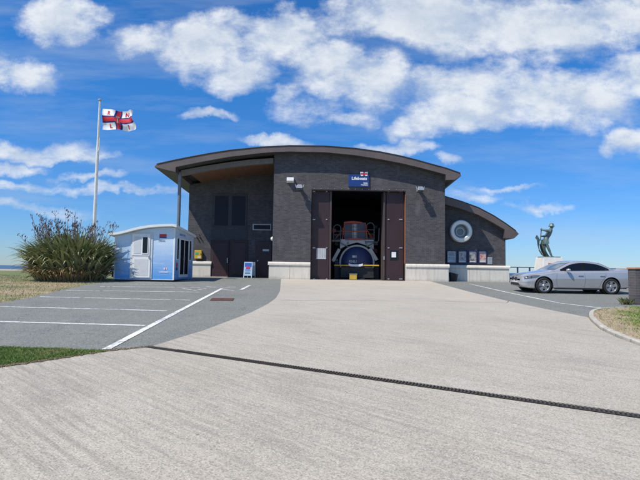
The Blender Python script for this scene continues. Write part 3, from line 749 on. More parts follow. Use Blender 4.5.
# round window
cx, cz = xz(461, 231.2, YW-.2)
rw = MB().lathe([(.40,-.26),(.44,-.30),(.60,-.30),(.655,-.25),(.655,0.),(.40,0.),(.40,-.26)], (cx, YW, cz), 'Y', 48).build('round_window', 'steel_ring', st, SB, smooth=35)
MB().lathe([(0.,-.03),(.41,-.03),(.41,0.)], (cx, YW, cz), 'Y', 40).build('pane', 'round_glass', rw, SB)
MB().lathe([(.20,-.09),(.235,-.10),(.27,-.09),(.27,-.03),(.2,-.03),(.2,-.09)], (cx-.02, YW, cz-.03), 'Y', 32).build('pane_reflection', 'grey_light', rw, SB, smooth=40)  # pale ring modelled in place of a reflection in the pane

# --- interior room
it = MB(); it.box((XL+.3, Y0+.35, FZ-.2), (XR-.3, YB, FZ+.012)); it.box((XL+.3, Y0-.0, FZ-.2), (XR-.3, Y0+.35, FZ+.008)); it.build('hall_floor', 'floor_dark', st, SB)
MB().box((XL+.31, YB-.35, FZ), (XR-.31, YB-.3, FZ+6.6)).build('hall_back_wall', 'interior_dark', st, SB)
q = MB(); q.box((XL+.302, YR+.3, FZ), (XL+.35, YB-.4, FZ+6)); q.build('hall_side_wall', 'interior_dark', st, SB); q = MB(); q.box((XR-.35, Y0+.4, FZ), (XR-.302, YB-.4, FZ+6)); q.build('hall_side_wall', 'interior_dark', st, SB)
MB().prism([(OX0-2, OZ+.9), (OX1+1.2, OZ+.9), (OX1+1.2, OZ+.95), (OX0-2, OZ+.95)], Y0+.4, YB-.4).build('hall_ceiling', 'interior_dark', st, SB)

# --- main folding doors: outermost leaves stay shut, the rest fold back
YD = Y0+.30
def leaf(pxa, pxb, wins, hx, paper):
    x0, x1 = xz(pxa, 235, YD)[0], xz(pxb, 235, YD)[0]
    d = MB().box((x0, YD, FZ+.02), (x1, YD+.07, OZ-.03)).build('folding_door', 'door_maroon', st, SB, bevel=.006)
    rr = MB()
    for pz in (191.5, 219.5, 247.8, 279):
        for h_ in hx:
            c = pt(h_[0], pz+h_[1], YD-.03); wdt = h_[2]
            rr.box((c.x-wdt, YD-.035, c.z-.028), (c.x+wdt, YD-.001, c.z+.028))
            hg = rr.build('hinge', 'galv', d, SB); rr = MB()
    a, c = wins; p, q = pt(a[0], a[1], YD), pt(c[0], c[1], YD)
    if paper == 'full':
        MB().box((p.x, YD-.012, q.z), (q.x, YD-.002, p.z)).build('notice', 'grey_light', d, SB)
        mm = MB()
        for i in range(1, 4):
            xx = p.x+(q.x-p.x)*i/4; mm.box((xx-.012, YD-.016, q.z), (xx+.012, YD-.0125, p.z))
        mm.box((p.x, YD-.016, q.z), (q.x, YD-.0125, q.z+.03)); mm.build('vent_bars', 'off_white', d, SB)
    else:
        MB().box((p.x, YD-.010, q.z), (q.x, YD-.002, p.z)).build('window', 'dark_glass', d, SB)
        a2, b2 = pt(391.6, 252, YD), pt(396, 257.4, YD)
        MB().box((a2.x, YD-.016, b2.z), (b2.x, YD-.011, a2.z)).build('notice', 'white_paint', d, SB)
    return d
dl = leaf(311.3, 329, ((316.6, 248.2), (326, 259)), ((314, 0, .07), (326.6, 0, .04)), 'full')
dR = leaf(386.5, 403.6, ((390, 250.4), (398.2, 260.4)), ((388.6, 0, .05), (400.8, 0, .09)), 'pane')
# folded stacks behind the shut leaves, seen edge on
for (a, c, d_) in ((329.3, 331.3, 1.0), (383.2, 384.8, 1.0), (384.9, 386.3, .35)):
    x0, x1 = xz(a, 235, YD)[0], xz(c, 235, YD)[0]
    f_ = MB().box((x0, YD-(.02 if d_ == 1. else -.05), FZ+.02), (x1, YD+d_, OZ-.04)).build('folded_leaf', 'door_edge' if d_ == 1. else 'door_maroon', st, SB, bevel=.005)
hp = pt(384, 258, YD-.04); MB().box((hp.x-.03, YD-.07, hp.z-.1), (hp.x+.03, YD-.021, hp.z+.1)).build('door_handle', 'galv', st, SB)
x0 = xz(403.9, 235, YD)[0]
MB().box((OX1-.012, Y0+.02, zc1), (OX1-.001, Y0+.34, OZ-.2)).build('door_jamb', 'timber_orange', st, SB)
MB().box((OX0, Y0+.02, OZ-.05), (OX1, Y0+.1, OZ-.002)).build('door_head', 'door_edge', st, SB)
for i in range(14):
    xx = OX0+.15+(OX1-OX0-.3)*i/13; MB().box((xx-.02, Y0-.02, OZ+.03), (xx+.02, Y0-.001, OZ+.06)).build('stud', 'galv', st, SB)

# --- porch joinery
def rect(Y, a, c, mat, name, dep, parent=st, bev=.004, base=SB):
    p, q = pt(a[0], a[1], Y), pt(c[0], c[1], Y)
    return MB().box((p.x, Y-dep, q.z), (q.x, Y-.001, p.z)).build(name, mat, parent, base, bevel=bev)
plain('porch_frame', (.040, .040, .048), .7); plain('porch_panel', (.036, .019, .021), .7); plain('porch_glass', (.016, .017, .026), .5, spec=.2)
fr = rect(YR, (212.8, 193.5), (246.5, 227.5), 'porch_frame', 'window', .05)
rect(YR-.05, (215.2, 196), (227.8, 225.6), 'porch_glass', 'pane', .01, fr); rect(YR-.05, (232.3, 196), (244.8, 225.6), 'porch_glass', 'pane', .01, fr)
rect(YR, (211.5, 228.6), (247.2, 238.6), 'porch_frame', 'spandrel', .035)
for a, c in ((211, 228.8), (229.3, 247.2)):
    dd_ = rect(YR, (a, 239.8), (c, 278.6), 'porch_panel', 'porch_door', .05)
    rect(YR-.05, (a+2.6, 243), (c-2.6, 275), 'door_maroon', 'door_panel', .012, dd_)
hh = rect(YR-.062, (227, 258), (227.8, 263), 'galv', 'handle', .04)
sdr = rect(YR, (255.6, 241.5), (271, 278.8), 'door_maroon', 'side_door', .06)
rect(YR-.06, (262.8, 249.2), (269, 251.3), 'off_white', 'door_plate', .01, sdr)
rect(YR-.06, (257.2, 260), (258.4, 261.4), 'galv', 'handle', .06, sdr)
vt = rect(YR, (252.8, 223.8), (271.2, 230.4), 'grey_light', 'vent', .03)
rect(YR-.03, (253.8, 224.9), (270.2, 229.4), 'porch_glass', 'vent_slot', .006, vt)
MB().box((pt(211, 278, YR).x, YR-.5, FZ-.1), (pt(247, 278, YR).x, YR-.04, gz(YR)+.03)).build('threshold', 'kerb_stone', st, SB)

# ------------------------------------------------------------------ wall mounted things
def rects(Y, a, c):
    p, q = pt(a[0], a[1], Y), pt(c[0], c[1], Y); return p.x, q.z, q.x, p.z
x0, z0, x1, z1 = rects(Y0-.08, (348.6, 174.3), (369, 186.8))
sg = thing('wall_sign', ((x0+x1)/2, Y0, z0), 'blue Lifeboats sign above the open boathouse doors', 'sign'); b0 = Vector(sg.location)
MB().box((x0, Y0-.08, z0), (x1, Y0-.002, z1)).build('board', 'sign_blue', sg, b0, bevel=.008)
W_ = x1-x0; H_ = z1-z0
text_mb('Lifeboats', W_*.205, (x0+W_*.15, Y0-.082, z0+H_*.56), bold=.008).build('lettering', 'white_paint', sg, b0, recalc=False)
t_ = text_mb('RNLI', W_*.10, (x1-W_*.06, Y0-.082, z0+H_*.24), align='RIGHT', bold=.003); t_ = text_mb('Hoylake', W_*.10, (x1-W_*.06, Y0-.082, z0+H_*.10), align='RIGHT', bold=.002, mb=t_)
t_.build('small_lettering', 'white_paint', sg, b0, recalc=False)
# little house flag standing above the sign's top edge
fx0, fz0, fx1, fz1 = rects(Y0-.08, (360.8, 171.8), (367.4, 176.0))
q = MB(); q.add([(fx0, Y0-.088, fz0), (fx1, Y0-.088, fz0), (fx1+.03, Y0-.088, fz1), (fx0-.03, Y0-.088, fz1)], [(0,1,2,3)])
q.add([(fx0, Y0-.070, fz0), (fx1, Y0-.070, fz0), (fx1+.03, Y0-.070, fz1), (fx0-.03, Y0-.070, fz1)], [(3,2,1,0)]); fo = q.build('flag_emblem', 'white_paint', sg, b0, recalc=False)
xm = (fx0+fx1)/2; zm = (fz0+fz1)/2; wf = (fx1-fx0)
q = MB(); q.mi = 0
q.box((xm-.05, Y0-.092, fz0), (xm+.05, Y0-.089, fz1)); q.box((fx0, Y0-.0925, zm-.045), (fx1, Y0-.0895, zm+.045)); q.build('emblem_blue', 'sign_blue', fo, b0)
q = MB(); q.box((xm-.03, Y0-.096, fz0), (xm+.03, Y0-.093, fz1)); q.box((fx0, Y0-.0965, zm-.025), (fx1, Y0-.0935, zm+.025)); q.build('emblem_cross', 'red_paint', fo, b0)

def floodlight(px, py, label, big=True, group='floodlights over the big doors'):
    c = pt(px, py, Y0-.45); t = thing('floodlight', (c.x, Y0, c.z), label, 'floodlight', group); b_ = Vector(t.location)
    hd = MB(); s = .17
    hd.add([(c.x-s, Y0-.62, c.z-.13), (c.x+s, Y0-.62, c.z-.13), (c.x+s, Y0-.34, c.z-.17), (c.x-s, Y0-.34, c.z-.17),
            (c.x-s*.85, Y0-.60, c.z+.02), (c.x+s*.85, Y0-.60, c.z+.02), (c.x+s*.7, Y0-.36, c.z+.13), (c.x-s*.7, Y0-.36, c.z+.13)],
           [(0,3,2,1),(4,5,6,7),(0,1,5,4),(1,2,6,5),(2,3,7,6),(3,0,4,7)])
    hd.build('housing', 'galv', t, b_, bevel=.012)
    MB().box((c.x-s*.9, Y0-.60, c.z-.175), (c.x+s*.9, Y0-.37, c.z-.168)).build('glass', 'lamp_glass', t, b_)
    br = MB(); br.tube([(c.x-.19, Y0-.44, c.z-.05), (c.x-.24, Y0-.40, c.z+.10), (c.x-.10, Y0-.20, c.z+.05), (c.x, Y0-.01, c.z)], .016, 6)
    br.tube([(c.x+.19, Y0-.44, c.z-.05), (c.x+.24, Y0-.40, c.z+.10), (c.x+.10, Y0-.20, c.z+.05), (c.x, Y0-.01, c.z)], .016, 6)
    br.box((c.x-.10, Y0-.45, c.z-.03), (c.x+.10, Y0-.01, c.z+.03)); br.build('bracket', 'steel_grey', t, b_)
    MB().box((c.x-.14, Y0-.03, c.z-.12), (c.x+.14, Y0-.002, c.z+.12)).build('back_plate', 'steel_grey', t, b_)
floodlight(299.5, 186.3, 'grey floodlight on the brick left of the boathouse doors, below the white lamp')
floodlight(420.6, 188.3, 'grey floodlight on the brick right of the boathouse doors')
c = pt(290.4, 179.6, Y0-.15); t = thing('bulkhead_lamp', (c.x, Y0, c.z), 'white box lamp on the brick above the left floodlight', 'lamp'); b_ = Vector(t.location)
MB().add([(c.x-.20, Y0-.26, c.z-.09), (c.x+.20, Y0-.26, c.z-.09), (c.x+.20, Y0-.02, c.z-.15), (c.x-.20, Y0-.02, c.z-.15), (c.x-.20, Y0-.24, c.z+.11), (c.x+.20, Y0-.24, c.z+.11), (c.x+.20, Y0-.02, c.z+.15), (c.x-.20, Y0-.02, c.z+.15)],
         [(0,3,2,1),(4,5,6,7),(0,1,5,4),(1,2,6,5),(2,3,7,6),(3,0,4,7)]).build('cover', 'white_paint', t, b_, bevel=.02)
MB().box((c.x-.21, Y0-.03, c.z-.17), (c.x+.21, Y0-.002, c.z-.10)).build('base', 'steel_grey', t, b_)
c = pt(272, 238.6, Y0-.05); t = thing('alarm_box', (c.x, Y0+.2, c.z), 'small white dome on the corner of the porch', 'alarm'); b_ = Vector(t.location)
MB().lathe([(0,-.13),(.08,-.11),(.12,-.04),(.12,0)], (XL, Y0+.15, c.z), 'X', 16).build('dome', 'white_paint', t, b_, smooth=60)
MB().lathe([(0,-.02),(.14,-.02),(.14,0)], (XL, Y0+.15, c.z), 'X', 16).build('ring', 'off_white', t, b_, smooth=40)
# posters on the wing wall
PP = [((446.8,250.4),(456.8,263.4),'poster_a','framed pale notice, the poster nearest the boathouse corner'),
      ((458,250.4),(467.2,263.4),'poster_b','framed grey and blue photo poster, second from the boathouse corner'),
      ((468.3,250.4),(477.2,263.4),'poster_c','framed dark photo poster, between the grey-blue and the red poster'),
      ((478.3,250.4),(487,263.4),'poster_d','framed red and cream poster, beside the small grey panel')]
for i, (a, c, mm, lab) in enumerate(PP):
    x0, z0, x1, z1 = rects(YW-.06, a, c)
    t = thing('poster_frame', ((x0+x1)/2, YW, z0), lab, 'poster', 'framed posters under the round window'); b_ = Vector(t.location)
    f = MB(); f.box((x0, YW-.07, z0), (x1, YW-.002, z0+.05)); f.box((x0, YW-.07, z1-.05), (x1, YW-.002, z1)); f.box((x0, YW-.07, z0+.05), (x0+.045, YW-.002, z1-.05)); f.box((x1-.045, YW-.07, z0+.05), (x1, YW-.002, z1-.05))
    f.build('frame', 'navy', t, b_)
    MB().box((x0+.045, YW-.03, z0+.05), (x1-.045, YW-.004, z1-.05)).build('sheet', mm, t, b_)
    if i == 0:
        l = MB()
        for k_ in range(5):
            zz_ = z1-.16-k_*.085; l.box((x0+.10, YW-.034, zz_), (x1-.12-.05*(k_ % 2), YW-.031, zz_+.025))
        l.build('lines', 'navy', t, b_)
    else:
        MB().box((x0+.06, YW-.034, z1-.16), (x1-.06, YW-.031, z1-.07)).build('heading', 'grey_light', t, b_)
        MB().box((x0+.07, YW-.034, z0+.08), (x1-.09, YW-.031, z0+.13)).build('footer', 'off_white', t, b_)
x0, z0, x1, z1 = rects(YW-.06, (487.6, 257.2), (492.4, 264.2))
t = thing('wall_panel', ((x0+x1)/2, YW, z0), 'small grey louvred panel right of the red poster', 'panel'); b_ = Vector(t.location)
MB().box((x0, YW-.05, z0), (x1, YW-.002, z1)).build('box', 'grey_light', t, b_, bevel=.006)
l = MB(); 
for k_ in range(5): l.box((x0+.03, YW-.056, z0+.04+k_*.07), (x1-.03, YW-.051, z0+.06+k_*.07))
l.build('louvre', 'steel_grey', t, b_)
# defibrillator cabinet
x0, z0, x1, z1 = rects(YR-.2, (194.6, 250.2), (201.4, 258.8))
t = thing('defibrillator_cabinet', ((x0+x1)/2, YR, z0), 'yellow defibrillator cabinet on the brick above the left plinth', 'cabinet'); b_ = Vector(t.location)
MB().box((x0, YR-.2, z0), (x1, YR-.002, z1)).build('box', 'yellow_paint', t, b_, bevel=.02)
cxm, czm = (x0+x1)/2, (z0+z1)/2
MB().box((x0+.05, YR-.206, czm-.02), (cxm+.03, YR-.201, czm+.12)).build('heart_sign', 'green_paint', t, b_)
MB().box((cxm-.02, YR-.207, z0+.05), (x1-.05, YR-.202, z0+.14)).build('label', 'off_white', t, b_)
MB().box((x1-.07, YR-.22, czm), (x1-.04, YR-.201, czm+.07)).build('handle', 'black_matte', t, b_)
# pair of small dark wall brackets above it
for i, pxx in enumerate((196.6, 199.9)):
    c = pt(pxx, 237, YR-.1)
    t = thing('wall_bracket', (c.x, YR, c.z), ('small dark slanted bracket on the porch brick, the one nearer the kiosk', 'small dark slanted bracket on the porch brick, the one nearer the tall doors')[i], 'bracket', 'brackets above the yellow cabinet'); b_ = Vector(t.location)
    MB().tube([(c.x-.10, YR-.03, c.z+.12), (c.x+.0, YR-.14, c.z), (c.x+.09, YR-.05, c.z-.13)], .03, 6).build('arm', 'black_matte', t, b_)
    MB().box((c.x-.13, YR-.03, c.z+.06), (c.x-.05, YR-.002, c.z+.17)).build('plate', 'black_matte', t, b_)
# sandwich board
plain('pale_blue', (.36, .48, .62), .5)
p, q = pt(243.8, 279, 28.6), pt(255, 262, 28.6)
zf = gz(28.6)
t = thing('sandwich_board', ((p.x+q.x)/2, 28.6, zf), 'blue and white sandwich board standing before the maroon side door', 'signboard'); b_ = Vector(t.location)
x0, x1 = p.x, q.x-.14; hgt = q.z-zf
for s_, nm in ((0, 'front_panel'), (1, 'rear_panel')):
    y_b = 28.35 if s_ == 0 else 28.95; y_t = 28.62 if s_ == 0 else 28.68; dxs = .14*s_
    f = MB()
    def q8(a, c, zlo, zhi, th, off=0.):
        yl = y_b+(y_t-y_b)*zlo/hgt+off; yh = y_b+(y_t-y_b)*zhi/hgt+off
        f.add([(a, yl, zf+zlo), (c, yl, zf+zlo), (c, yl+th, zf+zlo), (a, yl+th, zf+zlo), (a, yh, zf+zhi), (c, yh, zf+zhi), (c, yh+th, zf+zhi), (a, yh+th, zf+zhi)],
              [(0,3,2,1),(4,5,6,7),(0,1,5,4),(1,2,6,5),(2,3,7,6),(3,0,4,7)])
    q8(x0+dxs, x1+dxs, .14, hgt, .03); q8(x0+dxs, x0+.05+dxs, 0, .14, .03); q8(x1-.05+dxs, x1+dxs, 0, .14, .03)
    pn = f.build(nm, 'pale_blue', t, b_)
    if s_ == 0:
        f = MB(); q8(x0+.05, x1-.05, hgt-.30, hgt-.07, .004, -.006); f.build('header', 'bright_blue', pn, b_)
        f = MB(); q8(x0+.12, x1-.12, hgt-.40, hgt-.28, .004, -.012); f.build('picture', 'red_paint', pn, b_)
        f = MB()
        for k_ in range(4): q8(x0+.08, x1-.1-.04*(k_ % 2), .26+k_*.08, .295+k_*.08, .004, -.006)
        f.build('lines', 'bright_blue', pn, b_)
# black tub by the wing plinth
c = G(452.8, 282.4); c.y = 27.72; c.z = gz(27.72); c.x = pt(453, 278, 27.72).x
t = MB(); k_ = .30
lo = [(c.x-.13, c.y-.13), (c.x+.17, c.y-.13), (c.x+.17, c.y+.13), (c.x-.13, c.y+.13)]; hi = [(c.x-.20, c.y-.18), (c.x+.25, c.y-.18), (c.x+.25, c.y+.18), (c.x-.20, c.y+.18)]
t.add([(a, b_, c.z) for a, b_ in lo]+[(a, b_, c.z+.52-.10*(a > c.x)) for a, b_ in hi]+[((a-c.x)*.85+c.x, (b_-c.y)*.85+c.y, c.z+.52-.10*(a > c.x)) for a, b_ in hi]+[((a-c.x)*.8+c.x, (b_-c.y)*.8+c.y, c.z+.2) for a, b_ in lo],
      [(0,3,2,1)]+[(i, (i+1) % 4, (i+1) % 4+4, i+4) for i in range(4)]+[(i+4, (i+1) % 4+4, (i+1) % 4+8, i+8) for i in range(4)]+[(i+8, (i+1) % 4+8, (i+1) % 4+12, i+12) for i in range(4)]+[(12,13,14,15)])
tag(t.build('tub', 'black_matte', None, (c.x, c.y, c.z)), 'black plastic tub on the ground at the boathouse corner', 'tub')

# ------------------------------------------------------------------ launching tractor inside the hall
YT = 28.9; FZ2 = FZ+.012
ctr = pt(357, 280, YT)
tv = thing('launch_tractor', (ctr.x, YT, FZ2), 'dark blue launching tractor with rounded nose and red-topped cab in the open doorway', 'tractor'); b_ = Vector(tv.location)
def P(px, py, Y=YT): return pt(px, py, Y)
c = P(357, 262.5)
body = MB(); body.lathe([(0,-.16),(.45,-.15),(.74,-.08),(.92,.05),(.96,.3),(.96,2.6),(0,2.6)], (c.x, YT, c.z), 'Y', 40)
body.build('nose', 'navy', tv, b_, smooth=40)
MB().lathe([(.96,.02),(1.0,-.02),(1.06,.0),(1.07,.25),(.965,.3)], (c.x, YT, c.z), 'Y', 40).build('nose_rim', 'grey_light', tv, b_, smooth=40)
p, q = P(340, 249), P(374, 239.5)
deck = MB(); deck.prism([(p.x, p.z), (p.x+.45, p.z+.25), (c.x, p.z+.42), (q.x-.45, p.z+.25), (q.x, p.z), (q.x, q.z), (p.x, q.z)], YT+.12, YT+2.4); deck.build('deck', 'grey_light', tv, b_, bevel=.02)
p, q = P(332.5, 279), P(381.5, 266)
MB().box((p.x+.1, YT+.35, FZ2+.25), (q.x-.1, YT+3.2, q.z+.25)).build('hull', 'navy', tv, b_, bevel=.05)
for s_ in (-1, 1):
    xx = c.x+s_*1.12
    tk = MB(); tk.box((xx-.22, YT+.25, FZ2+.12), (xx+.22, YT+3.3, FZ2+.72)); 
    for j in range(14): tk.box((xx-.24, YT+.22+j*.225, FZ2), (xx+.24, YT+.32+j*.225, FZ2+.8))
    tk.build('track', 'black_matte', tv, b_, bevel=.03)
# bumper and pads
bp = P(334.2, 265.3, YT-.35); bq = P(379, 265, YT-.35)
MB().tube([(bp.x, YT-.32, bp.z), (bq.x, YT-.32, bp.z+.02)], .042, 10).build('bumper', 'yellow_paint', tv, b_)
a, d = P(348.5, 263.4, YT-.4), P(363, 266.6, YT-.4)
MB().prism([(a.x, d.z+.05), (a.x+.15, d.z), (d.x-.15, d.z), (d.x, d.z+.05), (d.x, a.z), (d.x-.22, a.z-.05), (a.x+.22, a.z-.05), (a.x, a.z)], YT-.42, YT-.22).build('bumper_pad', 'white_paint', tv, b_, bevel=.01)
MB().box((c.x-.12, YT-.24, d.z-.1), (c.x+.12, YT+.3, d.z+.1)).build('bumper_arm', 'navy', tv, b_)
a, d = P(349.4, 274, YT-.5), P(356.8, 279.6, YT-.5)
MB().box((c.x-1.0, YT-.21, FZ2+.08), (c.x+1.0, YT+.3, bp.z-.08)).build('belly_plate', 'black_matte', tv, b_, bevel=.03)
# cab with guard
a, d = P(344.5, 239.5), P(366, 222.6)
cb = MB(); cb.box((a.x, YT+.3, a.z), (d.x, YT+1.6, d.z)); cab = cb.build('cab', 'interior_dark', tv, b_, bevel=.04)
gl = MB(); cw = d.x-a.x
for i in range(8): xx = a.x+cw*i/7; gl.box((xx-.012, YT+.22, a.z), (xx+.012, YT+.25, d.z))
for i in range(5): zz_ = a.z+(d.z-a.z)*i/4; gl.box((a.x, YT+.215, zz_-.012), (d.x, YT+.245, zz_+.012))
gl.build('window_guard', 'dim_steel', cab, b_)
MB().box((a.x+cw*.38, YT+.26, a.z+.1), (a.x+cw*.6, YT+.29, d.z-.06)).build('window', 'grey_light', cab, b_)
for (pa, pb, py) in ((344, 362.5, 221.8), (345.5, 366, 238.8)):
    e, f = P(pa, py), P(pb, py); n_ = 10
    MB().prism([(e.x+(f.x-e.x)*i/n_, e.z+.06*math.sin(math.pi*i/n_)) for i in range(n_+1)]+[(f.x, f.z-.08), (e.x, e.z-.08)], YT+.08, YT+.4).build('red_panel', 'dull_red', cab, b_)
# sloped struts and side rails
for s_, (x_a, x_b) in ((-1, ((339.5, 249), (333, 261))), (1, ((370, 248.5), (377, 260)))):
    e, f = P(*x_a), P(*x_b)
    MB().tube([(e.x, YT+.05, e.z), (f.x, YT+.1, f.z)], .13, 4).build('strut', 'grey_light', tv, b_)
rl = MB()
for x_a, x_b, zt_ in ((366.8, 374.6, 222.5), (333.5, 341, 224.5)):
    e, f = P(x_a, 242), P(x_b, zt_); n_ = 10; r_ = (f.x-e.x)/2
    rl.tube([(e.x, YT+.2, e.z)]+[(e.x+r_-r_*math.cos(math.pi*i/n_), YT+.2, f.z-r_+r_*math.sin(math.pi*i/n_)) for i in range(n_+1)]+[(f.x, YT+.2, e.z)], .03, 6)
    for k_ in range(3): zz_ = e.z+(f.z-e.z)*(.2+.22*k_); rl.tube([(e.x, YT+.2, zz_), (f.x, YT+.2, zz_)], .018, 6)
    rl.build('hoop_rail', 'dim_steel', tv, b_); rl = MB()
e, f = P(365, 241.8), P(379.5, 228)
rl.tube([(e.x, YT+.1, e.z), (f.x-.1, YT+.1, e.z), (f.x-.03, YT+.1, e.z+.1), (f.x, YT+.1, f.z)], .035, 6)
rl.build('guard_rail', 'dim_steel', tv, b_); rl = MB()
e = P(331.8, 240.5); rl.tube([(e.x, YT+.1, e.z), (e.x+.55, YT+.1, e.z)], .07, 6)
rl.build('guard_rail', 'dim_steel', tv, b_)
e = P(350, 264.6, YT-.16)
text_mb('RNLI', .22, (c.x-.50, YT-.165, c.z-.02), bold=.006).build('lettering', 'grey_light', tv, b_, recalc=False)
q = MB(); q.box((c.x-.30, YT-.17, c.z+.28), (c.x-.12, YT-.162, c.z+.42)); q.box((c.x-.10, YT-.17, c.z+.28), (c.x-.04, YT-.162, c.z+.42)); q.build('number_patch', 'grey_light', tv, b_)
e = P(370, 259.5); MB().box((e.x-.07, YT+.05, e.z-.05), (e.x+.07, YT+.06, e.z+.05)).build('side_patch', 'off_white', tv, b_)
lm = MB()
for dx_ in (-.55, .55): lm.lathe([(0,-.02),(.06,-.02),(.07,.05)], (c.x+dx_, YT+.05, P(357, 243).z), 'Y', 12)
lm.build('headlamp', 'lamp_glass', tv, b_)
plain('orange_red', (.42, .075, .03), .5)
for (pa, pb, dy_) in (((342.5,239),(344.5,223),.1),((367.5,239),(365.5,223),.1),((342,231),(368,231),.05),((336,238),(344,227),.3),((374,240),(366,227),.3),((340,243),(349,247),.0),((374,243),(366,247),.0)):
    e, f = P(*pa), P(*pb); MB().tube([(e.x, YT+dy_, e.z), (f.x, YT+dy_, f.z)], .028, 8).build('frame_tube', 'orange_red' if dy_ else 'dim_steel', tv, b_)
random.seed(31)
for k_ in range(16):
    e = P(random.choice([random.uniform(333, 345), random.uniform(366, 380)]), random.uniform(224, 262)); hw_, hh_ = random.uniform(.05, .2), random.uniform(.05, .2)
    yy_ = YT+random.uniform(.5, 1.5)
    MB().box((e.x-hw_, yy_, e.z-hh_), (e.x+hw_, yy_+.2, e.z+hh_)).build('equipment_box', random.choice(['dim_steel', 'interior_dark', 'black_matte', 'grey_light', 'dull_red']), tv, b_, bevel=.02)
for k_ in range(9):
    e = P(random.uniform(336, 378), random.uniform(240, 250)); f = P(random.uniform(334, 380), random.uniform(226, 262)); y_ = YT+random.uniform(.3, .9)
    md = (e+f)/2+Vector((random.uniform(-.2, .2), 0, -.25))
    MB().tube([(e.x, y_, e.z), (md.x, y_-.1, md.z), (f.x, y_, f.z)], .022, 6).build('hose', random.choice(['black_matte', 'dim_steel', 'navy']), tv, b_)
bx = P(353, 280, 28.2)
t = thing('yellow_crate', (bx.x, 28.2, FZ2), 'yellow crate on the floor in front of the tractor', 'crate'); b_ = Vector(t.location)
MB().box((bx.x-.21, 28.0, FZ2), (bx.x+.21, 28.4, FZ2+.30)).build('body', 'yellow_paint', t, b_, bevel=.02)
q = MB(); q.box((bx.x-.225, 27.985, FZ2+.30), (bx.x+.225, 28.415, FZ2+.34)); q.build('rim', 'grey_light', t, b_)
# ------------------------------------------------------------------ kiosk
YK = 22.9
A = pt(113.5, 280, YK); B = pt(173.5, 281, YK); kx0, kx1 = A.x, B.x; kz = gz(YK)+.10; KD = 3.3
ki = thing('kiosk', ((kx0+kx1)/2, YK, gz(YK)), 'small sky blue kiosk with wavy white roof and white stable door', 'kiosk'); b_ = Vector(ki.location)
ktop = [(108.5,235.2,233.2),(116,234.6,232.3),(124,232.9,230.6),(132,230.7,228.3),(140,228.9,226.4),(149,227.4,225),(160,226.5,224.2),(172,226.2,223.8),(176.5,227.2,224.6)]
KT = [xz(a, c, YK-.25) for a, _, c in ktop]; KU = [xz(a, c, YK-.25) for a, c, _ in ktop]
wl = MB(); n_ = 14; xs = [kx0+(kx1-kx0)*i/n_ for i in range(n_+1)]
ku = lambda x: interp(KU, x)
wl.prism([(kx0, kz), (kx1, kz)]+[(x, ku(x)-.03) for x in xs[::-1]], YK, YK+.08)
wl.prism([(kx0, kz), (kx1, kz)]+[(x, ku(x)-.03-.22) for x in xs[::-1]], YK+KD-.08, YK+KD)
for xx in (kx0, kx1-.08):
    zt_ = ku(xx)-.03
    wl.add([(xx, YK+.08, kz), (xx+.08, YK+.08, kz), (xx+.08, YK+KD-.08, kz), (xx, YK+KD-.08, kz), (xx, YK+.08, zt_), (xx+.08, YK+.08, zt_), (xx+.08, YK+KD-.08, zt_-.22), (xx, YK+KD-.08, zt_-.22)],
           [(0,3,2,1),(4,5,6,7),(0,1,5,4),(1,2,6,5),(2,3,7,6),(3,0,4,7)])
wl.build('wall', 'sea_print', ki, b_)
MB().prism(KT+KU[::-1], YK-.25, YK+KD+.2, -.065).build('roof', 'white_paint', ki, b_)
bs_ = MB(); bs_.box((kx0+.05, YK+.06, gz(YK)), (kx1-.05, YK+KD-.05, kz)); bs_.build('base', 'black_matte', ki, b_)
for xx in (kx0-.012, kx1-.05): MB().box((xx, YK-.014, kz), (xx+.062, YK+.05, ku(min(max(xx, kx0), kx1))-.06)).build('corner_trim', 'white_paint', ki, b_)
cr = MB(); cr.box((kx1-.0, YK+KD-.05, kz), (kx1+.014, YK+KD+.01, ku(kx1)-.3)); cr.build('corner_trim', 'white_paint', ki, b_); cr = MB(); cr.box((kx0-.012, YK-.016, kz-.01), (kx1+.014, YK-.002, kz+.012))
cr.build('base_trim', 'white_paint', ki, b_)
def kr(a, c, mat, name, d0, d1, parent):
    p, q = pt(a[0], a[1], YK), pt(c[0], c[1], YK)
    return MB().box((p.x, YK-d1, q.z), (q.x, YK-d0, p.z)).build(name, mat, parent, b_, bevel=.004)
fr = kr((131.6,232.2), (151.6,278.6), 'off_white', 'door_frame', .002, .03, ki)
dr_ = kr((133,233.8), (150,255.6), 'white_paint', 'upper_door', .031, .06, ki)
kr((142.8,236.2), (148.6,254.2), 'white_paint', 'window_frame', .061, .078, dr_)
kr((143.6,237.2), (147.8,253.2), 'dark_glass', 'window', .079, .084, dr_)
kr((134.8,236.6), (141.2,253.6), 'off_white', 'panel', .061, .068, dr_)
d2 = kr((133,256.6), (150,277.6), 'white_paint', 'lower_door', .031, .06, ki)
kr((135,259), (148,275.6), 'off_white', 'panel', .061, .066, d2)
kr((149,255.8), (149.8,258.4), 'galv', 'handle', .061, .10, d2)
kr((133.2,272), (133.9,275), 'black_matte', 'hinge', .061, .075, d2)
